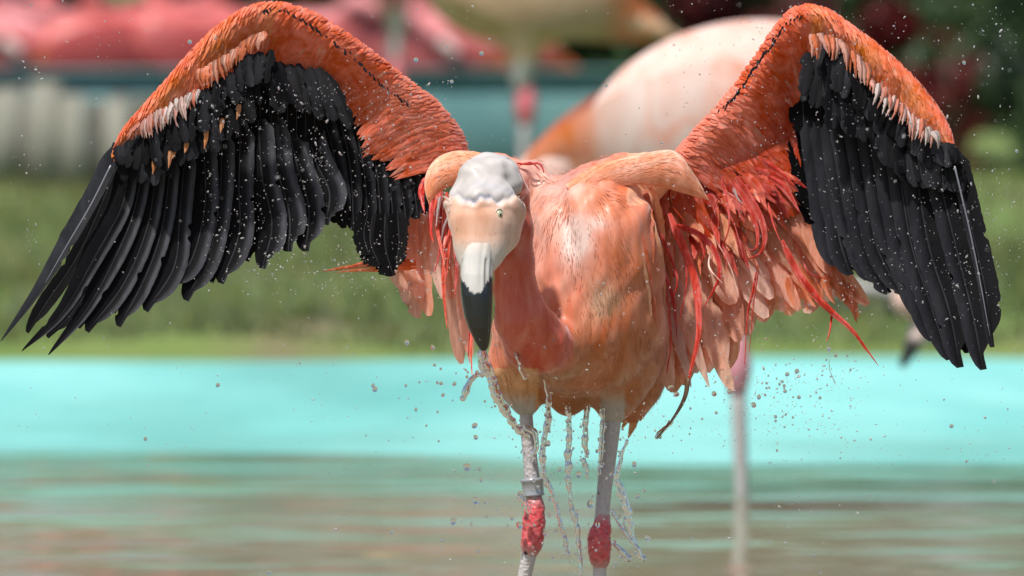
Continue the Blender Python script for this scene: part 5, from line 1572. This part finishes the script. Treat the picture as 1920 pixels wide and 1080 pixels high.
knee([(1130, 965, 0.0), (1129, 985, 0.001), (1124, 1008, 0.002), (1124, 1030, 0.002), (1125, 1050, 0.001), (1125, 1064, 0)], [13.5, 17, 22, 22, 19, 13], lg2)
leg([(1125, 1058, 0.0), (1124, 1090, 0.0), (1122, 1250, 0.0), (1120, 1500, -0.005)], [14, 12.5, 12.5, 13], (0.55, 0.53, 0.53), 'shank', par=lg2)
for lg, fx in ((lg1, 970), (lg2, 1120)):      # webbed feet on the pool floor
    mb = MB(); q = P(fx, 1500, -0.005)
    tips = [q + np.array([math.sin(a) * 0.09, -math.cos(a) * 0.09, -0.004]) for a in (-0.5, 0, 0.5)]
    for tp in tips: tube(mb, [q, (q + tp) / 2 + [0, 0, 0.004], tp], [0.007, 0.005, 0.003], (0.5, 0.35, 0.35), 8, 6)
    mb.add(np.array([q, tips[0], tips[1], tips[2]]), np.array([[0, 1, 2], [0, 2, 3]]), (0.5, 0.35, 0.35)); mb.build('foot', M_SKIN, lg)
# grey ring on the leg
mr_, nt, b = newmat('plastic_ring'); b.inputs['Base Color'].default_value = (0.42, 0.44, 0.47, 1); b.inputs['Metallic'].default_value = 0.35; b.inputs['Roughness'].default_value = 0.2
mb = MB()
a0, a1 = P(998, 898, 0.01), P(1001, 930, 0.01)
ax = unit(a1 - a0); e1 = unit(np.cross(ax, NC)); e2 = np.cross(ax, e1)
ht = np.linalg.norm(a1 - a0)
pr = [(0, 18.5), (-0.06, 20.5), (0.0, 22.8), (0.12, 22.6), (0.2, 20.6), (0.85, 19.6), (0.93, 20.6), (1.0, 19.8), (1.0, 17.0), (0.05, 18.0)]
ns = 40; an = np.linspace(0, 2 * np.pi, ns, endpoint=False)
v = np.concatenate([a0 + ax * (h_ * ht) + r_ * S * (np.cos(an)[:, None] * e1 + np.sin(an)[:, None] * e2) for h_, r_ in pr])
i_ = (np.arange(len(pr) - 1)[:, None] * ns + np.arange(ns)[None]).ravel(); j_ = (np.arange(len(pr) - 1)[:, None] * ns + (np.arange(ns)[None] + 1) % ns).ravel()
mb.add(v, np.stack([i_, i_ + ns, j_ + ns, j_], 1), (0.5, 0.5, 0.5)); mb.build('leg_ring', mr_, lg1)

# ------------------------------------------------------------------ falling water
def stream(pts, r, label, seed, bead=0.55, drops=6, n=None, name='water_stream'):
    rs = np.random.default_rng(seed)
    q = np.array([P(*p) for p in pts])
    Ln = np.linalg.norm(np.diff(q, axis=0), axis=1).sum() / S
    n = n or max(20, int(Ln / 2.2))
    c = catmull(q, n)
    u = np.linspace(0, 1, n)
    rad = np.interp(u, np.linspace(0, 1, len(r)), r)
    x = u * Ln
    bd = np.sin(x / rs.uniform(4.5, 7) + 2.5 * np.sin(x / 23 + rs.uniform(0, 6))) * 0.6 + np.sin(x / 3.1 + rs.uniform(0, 6) + 2 * np.sin(x / 11)) * 0.4
    rad = rad * (1 + bead * 0.6 * bd)
    kink = np.cumsum(rs.normal(0, 1, (n, 2)), 0); kink -= np.linspace(0, 1, n)[:, None] * kink[-1]
    c = c + (kink[:, :1] * RT + kink[:, 1:] * FWD) * 0.35 * S * 1.4
    mb = MB(); tube(mb, c, np.maximum(rad, 0.5) * S, (1, 1, 1), 10, n)
    for _ in range(drops):      # beads clinging to the thread
        i = rs.integers(0, n); rr = rs.uniform(1.6, 4.2) * S
        cen = c[i] + (rs.normal(0, 1) * RT + rs.normal(0, 0.5) * UP) * 4.5 * S
        Vd, Fd_ = ICO2
        dv = Vd * np.array([1, 1, rs.uniform(0.8, 1.6)]) * rr
        mb.add(dv + cen, Fd_, (1, 1, 1))
    return tag(mb.build(name, M_DROP), label, 'water stream', 'threads of water running off the bathing bird')


def ico(sub):
    import bmesh
    bm = bmesh.new(); bmesh.ops.create_icosphere(bm, subdivisions=sub, radius=1.0)
    v = np.array([x.co[:] for x in bm.verts]); f = np.array([[y.index for y in x.verts] for x in bm.faces]); bm.free()
    return v, f


ICO1, ICO2, ICO3 = ico(1), ico(2), ico(3)
stream([(905, 656, 0.25), (908, 680, 0.25), (922, 705, 0.24), (930, 735, 0.24), (948, 770, 0.23), (972, 805, 0.22), (990, 820, 0.2)], [7, 9, 8, 10, 7, 6, 4], 'thick broken water thread falling from the black bill tip to the leg', 1, 0.45, 16)
stream([(912, 700, 0.25), (892, 706, 0.25), (880, 722, 0.25), (866, 750, 0.25)], [4, 5, 6, 6], 'short water branch curling outward under the bill tip', 2, 0.4, 6)
stream([(898, 660, 0.25), (903, 690, 0.25), (915, 706, 0.245)], [4, 5, 4], 'short side thread of water beside the bill tip', 3, 0.3, 3)
stream([(968, 665, 0.16), (975, 690, 0.165), (985, 710, 0.165)], [2.5, 3, 5], 'short water dribble on the base of the neck', 4, 0.5, 3)
stream([(1022, 712, 0.1), (1030, 745, 0.1), (1032, 790, 0.1), (1026, 830, 0.1), (1024, 880, 0.1), (1040, 930, 0.1), (1055, 990, 0.1), (1066, 1042, 0.1)], [5, 5, 6, 6, 5, 3.5, 4, 3], 'long water thread nearest the ringed leg', 5, 0.5, 26)
stream([(1064, 762, 0.03), (1066, 810, 0.03), (1062, 860, 0.03), (1068, 920, 0.03), (1077, 975, 0.03), (1086, 1030, 0.03), (1088, 1080, 0.03)], [5.5, 5, 7, 4, 5, 4, 4], 'long water thread falling from the lowest belly point', 6, 0.5, 26)
stream([(1102, 752, 0.03), (1100, 790, 0.03), (1098, 830, 0.03), (1102, 858, 0.03)], [6, 5, 6, 2], 'short water thread ending above the knees between the middle threads', 7, 0.5, 8)
stream([(1128, 765, 0.03), (1126, 810, 0.03), (1124, 850, 0.03), (1122, 890, 0.03)], [4, 5, 4, 3], 'water thread running close beside the unringed leg', 8, 0.5, 8)
stream([(1094, 860, 0.03), (1099, 880, 0.03), (1101, 898, 0.03)], [4.5, 4, 2], 'small detached water lump below the short thread', 9, 0.4, 3)
stream([(1176, 825, -0.05), (1164, 860, -0.05), (1158, 900, -0.05), (1172, 950, -0.05), (1186, 1000, -0.05)], [3, 4, 5, 6, 3], 'curving water thread falling from the tail tip', 10, 0.5, 16)
stream([(1146, 955, 0.04), (1165, 985, 0.04), (1190, 1020, 0.04), (1208, 1050, 0.04)], [2, 2.5, 3.5, 5], 'slanting water thread flung away from the unringed knee', 11, 0.5, 14)
stream([(1160, 900, -0.04), (1175, 945, -0.04), (1182, 990, -0.04), (1200, 1048, -0.04)], [3, 6, 5, 3], 'wide transparent water ribbon beside the slanting thread', 12, 0.3, 10)
stream([(1150, 1020, 0.05), (1165, 1032, 0.05), (1180, 1050, 0.05)], [4, 5, 7], 'short lump of water beside the unringed knee', 13, 0.4, 6)
stream([(1262, 790, 0.035), (1245, 805, 0.035), (1230, 822, 0.035)], [3, 4, 4.5], 'short water tip hanging from the brown wet lock', 14, 0.4, 3)
stream([(1552, 645, 0.03), (1556, 690, 0.03), (1566, 718, 0.03)], [0.8, 0.6, 1.0], 'hair thin water thread under the longest red plume', 15, 0.2, 3)
stream([(982, 800, 0.035), (1003, 812, 0.035), (1006, 838, 0.035), (996, 858, 0.035)], [4, 6, 5, 3], 'water swirl wrapped round the ringed leg below the thigh', 16, 0.4, 8)
stream([(976, 930, 0.04), (984, 945, 0.04), (992, 962, 0.035)], [6, 5, 4], 'water lump clinging to the top of the ringed knee', 17, 0.4, 5)

# drops one can pick out
me_d = bpy.data.meshes.new('water_drop')
me_d.from_pydata([tuple(x) for x in ICO3[0]], [], [tuple(x) for x in ICO3[1]]); me_d.polygons.foreach_set('use_smooth', [True] * len(me_d.polygons)); me_d.materials.append(M_DROP)
named = [(890, 798, 5), (892, 820, 4), (876, 876, 7), (892, 939, 6), (850, 978, 6), (960, 972, 4), (1196, 930, 4), (1214, 1008, 5), (780, 112, 4.5), (847, 153, 3.5), (1258, 727, 5), (703, 730, 5), (1476, 702, 4), (1494, 696, 4), (829, 1012, 4),
         (974, 985, 6), (1085, 890, 6), (1107, 945, 7), (1050, 880, 4), (976, 928, 6)]
nd = 0
while nd < 250:
    if nd < len(named): x, y, r = named[nd]; t = 0.03
    else:
        z_ = rng.random()
        if z_ < 0.36: x, y = rng.normal(1060, 95), rng.uniform(800, 1085)
        elif z_ < 0.58: x, y = rng.normal(1440, 75), rng.normal(760, 55)
        elif z_ < 0.74: x, y = rng.normal(860, 100), rng.normal(740, 60)
        else: x, y = rng.uniform(0, 1920), rng.uniform(0, 1080)
        r = 1.5 + rng.exponential(0.9); r = min(r, 4.6); t = rng.normal(0.03, 0.08)
        if t < 0.03 and 800 < x < 1350 and 280 < y < 760: t = 0.2 + rng.random() * 0.1
    o = bpy.data.objects.new('water_drop', me_d); COL.objects.link(o)
    o.location = P(x, y, t)
    el = rng.uniform(0.85, 1.35)
    o.scale = (r * S, r * S, r * S * el); o.rotation_euler = (0, rng.normal(0, 0.6), 0)
    tag(o, 'clear round water drop flying in the air round the bathing flamingo', 'water drop', 'flying water drops')
    nd += 1

# fine spray
mb = MB()
nS = 5200
sv, sf = ICO1
zs = rng.random(nS)
sx_ = np.where(zs < 0.30, rng.uniform(380, 860, nS), np.where(zs < 0.52, rng.uniform(1250, 1900, nS), np.where(zs < 0.62, rng.normal(1080, 120, nS), np.where(zs < 0.72, rng.normal(1450, 110, nS), rng.uniform(-20, 1940, nS)))))
sy_ = np.where(zs < 0.30, rng.uniform(150, 560, nS), np.where(zs < 0.52, rng.uniform(0, 640, nS), np.where(zs < 0.62, rng.uniform(760, 1090, nS), np.where(zs < 0.72, rng.normal(740, 60, nS), rng.uniform(-10, 1090, nS)))))
st_ = np.where(rng.random(nS) < 0.75, rng.uniform(0.09, 0.30, nS), rng.normal(0.1, 0.5, nS))
cl = rng.integers(0, 90, nS); cx_ = sx_[cl]; cy_ = sy_[cl]; inc = rng.random(nS) < 0.33
sx_ = np.where(inc, cx_ + rng.normal(0, 26, nS), sx_); sy_ = np.where(inc, cy_ + rng.normal(0, 22, nS), sy_)
sr_ = np.clip(0.45 + rng.exponential(0.36, nS), 0.4, 2.2) * S
el = rng.uniform(0.7, 2.4, nS); an = rng.normal(0.0, 0.9, nS)
P0 = C0 - FWD * st_[:, None] + RT * ((sx_ - 960) * S * (D - st_) / D)[:, None] + UP * ((540 - sy_) * S * (D - st_) / D)[:, None]
d1 = np.cos(an)[:, None] * UP + np.sin(an)[:, None] * RT; d2 = -np.sin(an)[:, None] * UP + np.cos(an)[:, None] * RT
V = P0[:, None] + sr_[:, None, None] * (sv[None, :, 2:3] * (d1 * el[:, None])[:, None] + sv[None, :, 0:1] * d2[:, None] + sv[None, :, 1:2] * FWD)
F = (sf[None] + (np.arange(nS) * len(sv))[:, None, None]).reshape(-1, 3)
mb.add(V.reshape(-1, 3), F, (1, 1, 1))
tag(mb.build('spray', M_SPRAY), 'fine water spray hanging in the air around the flamingo', 'spray', kind='stuff')
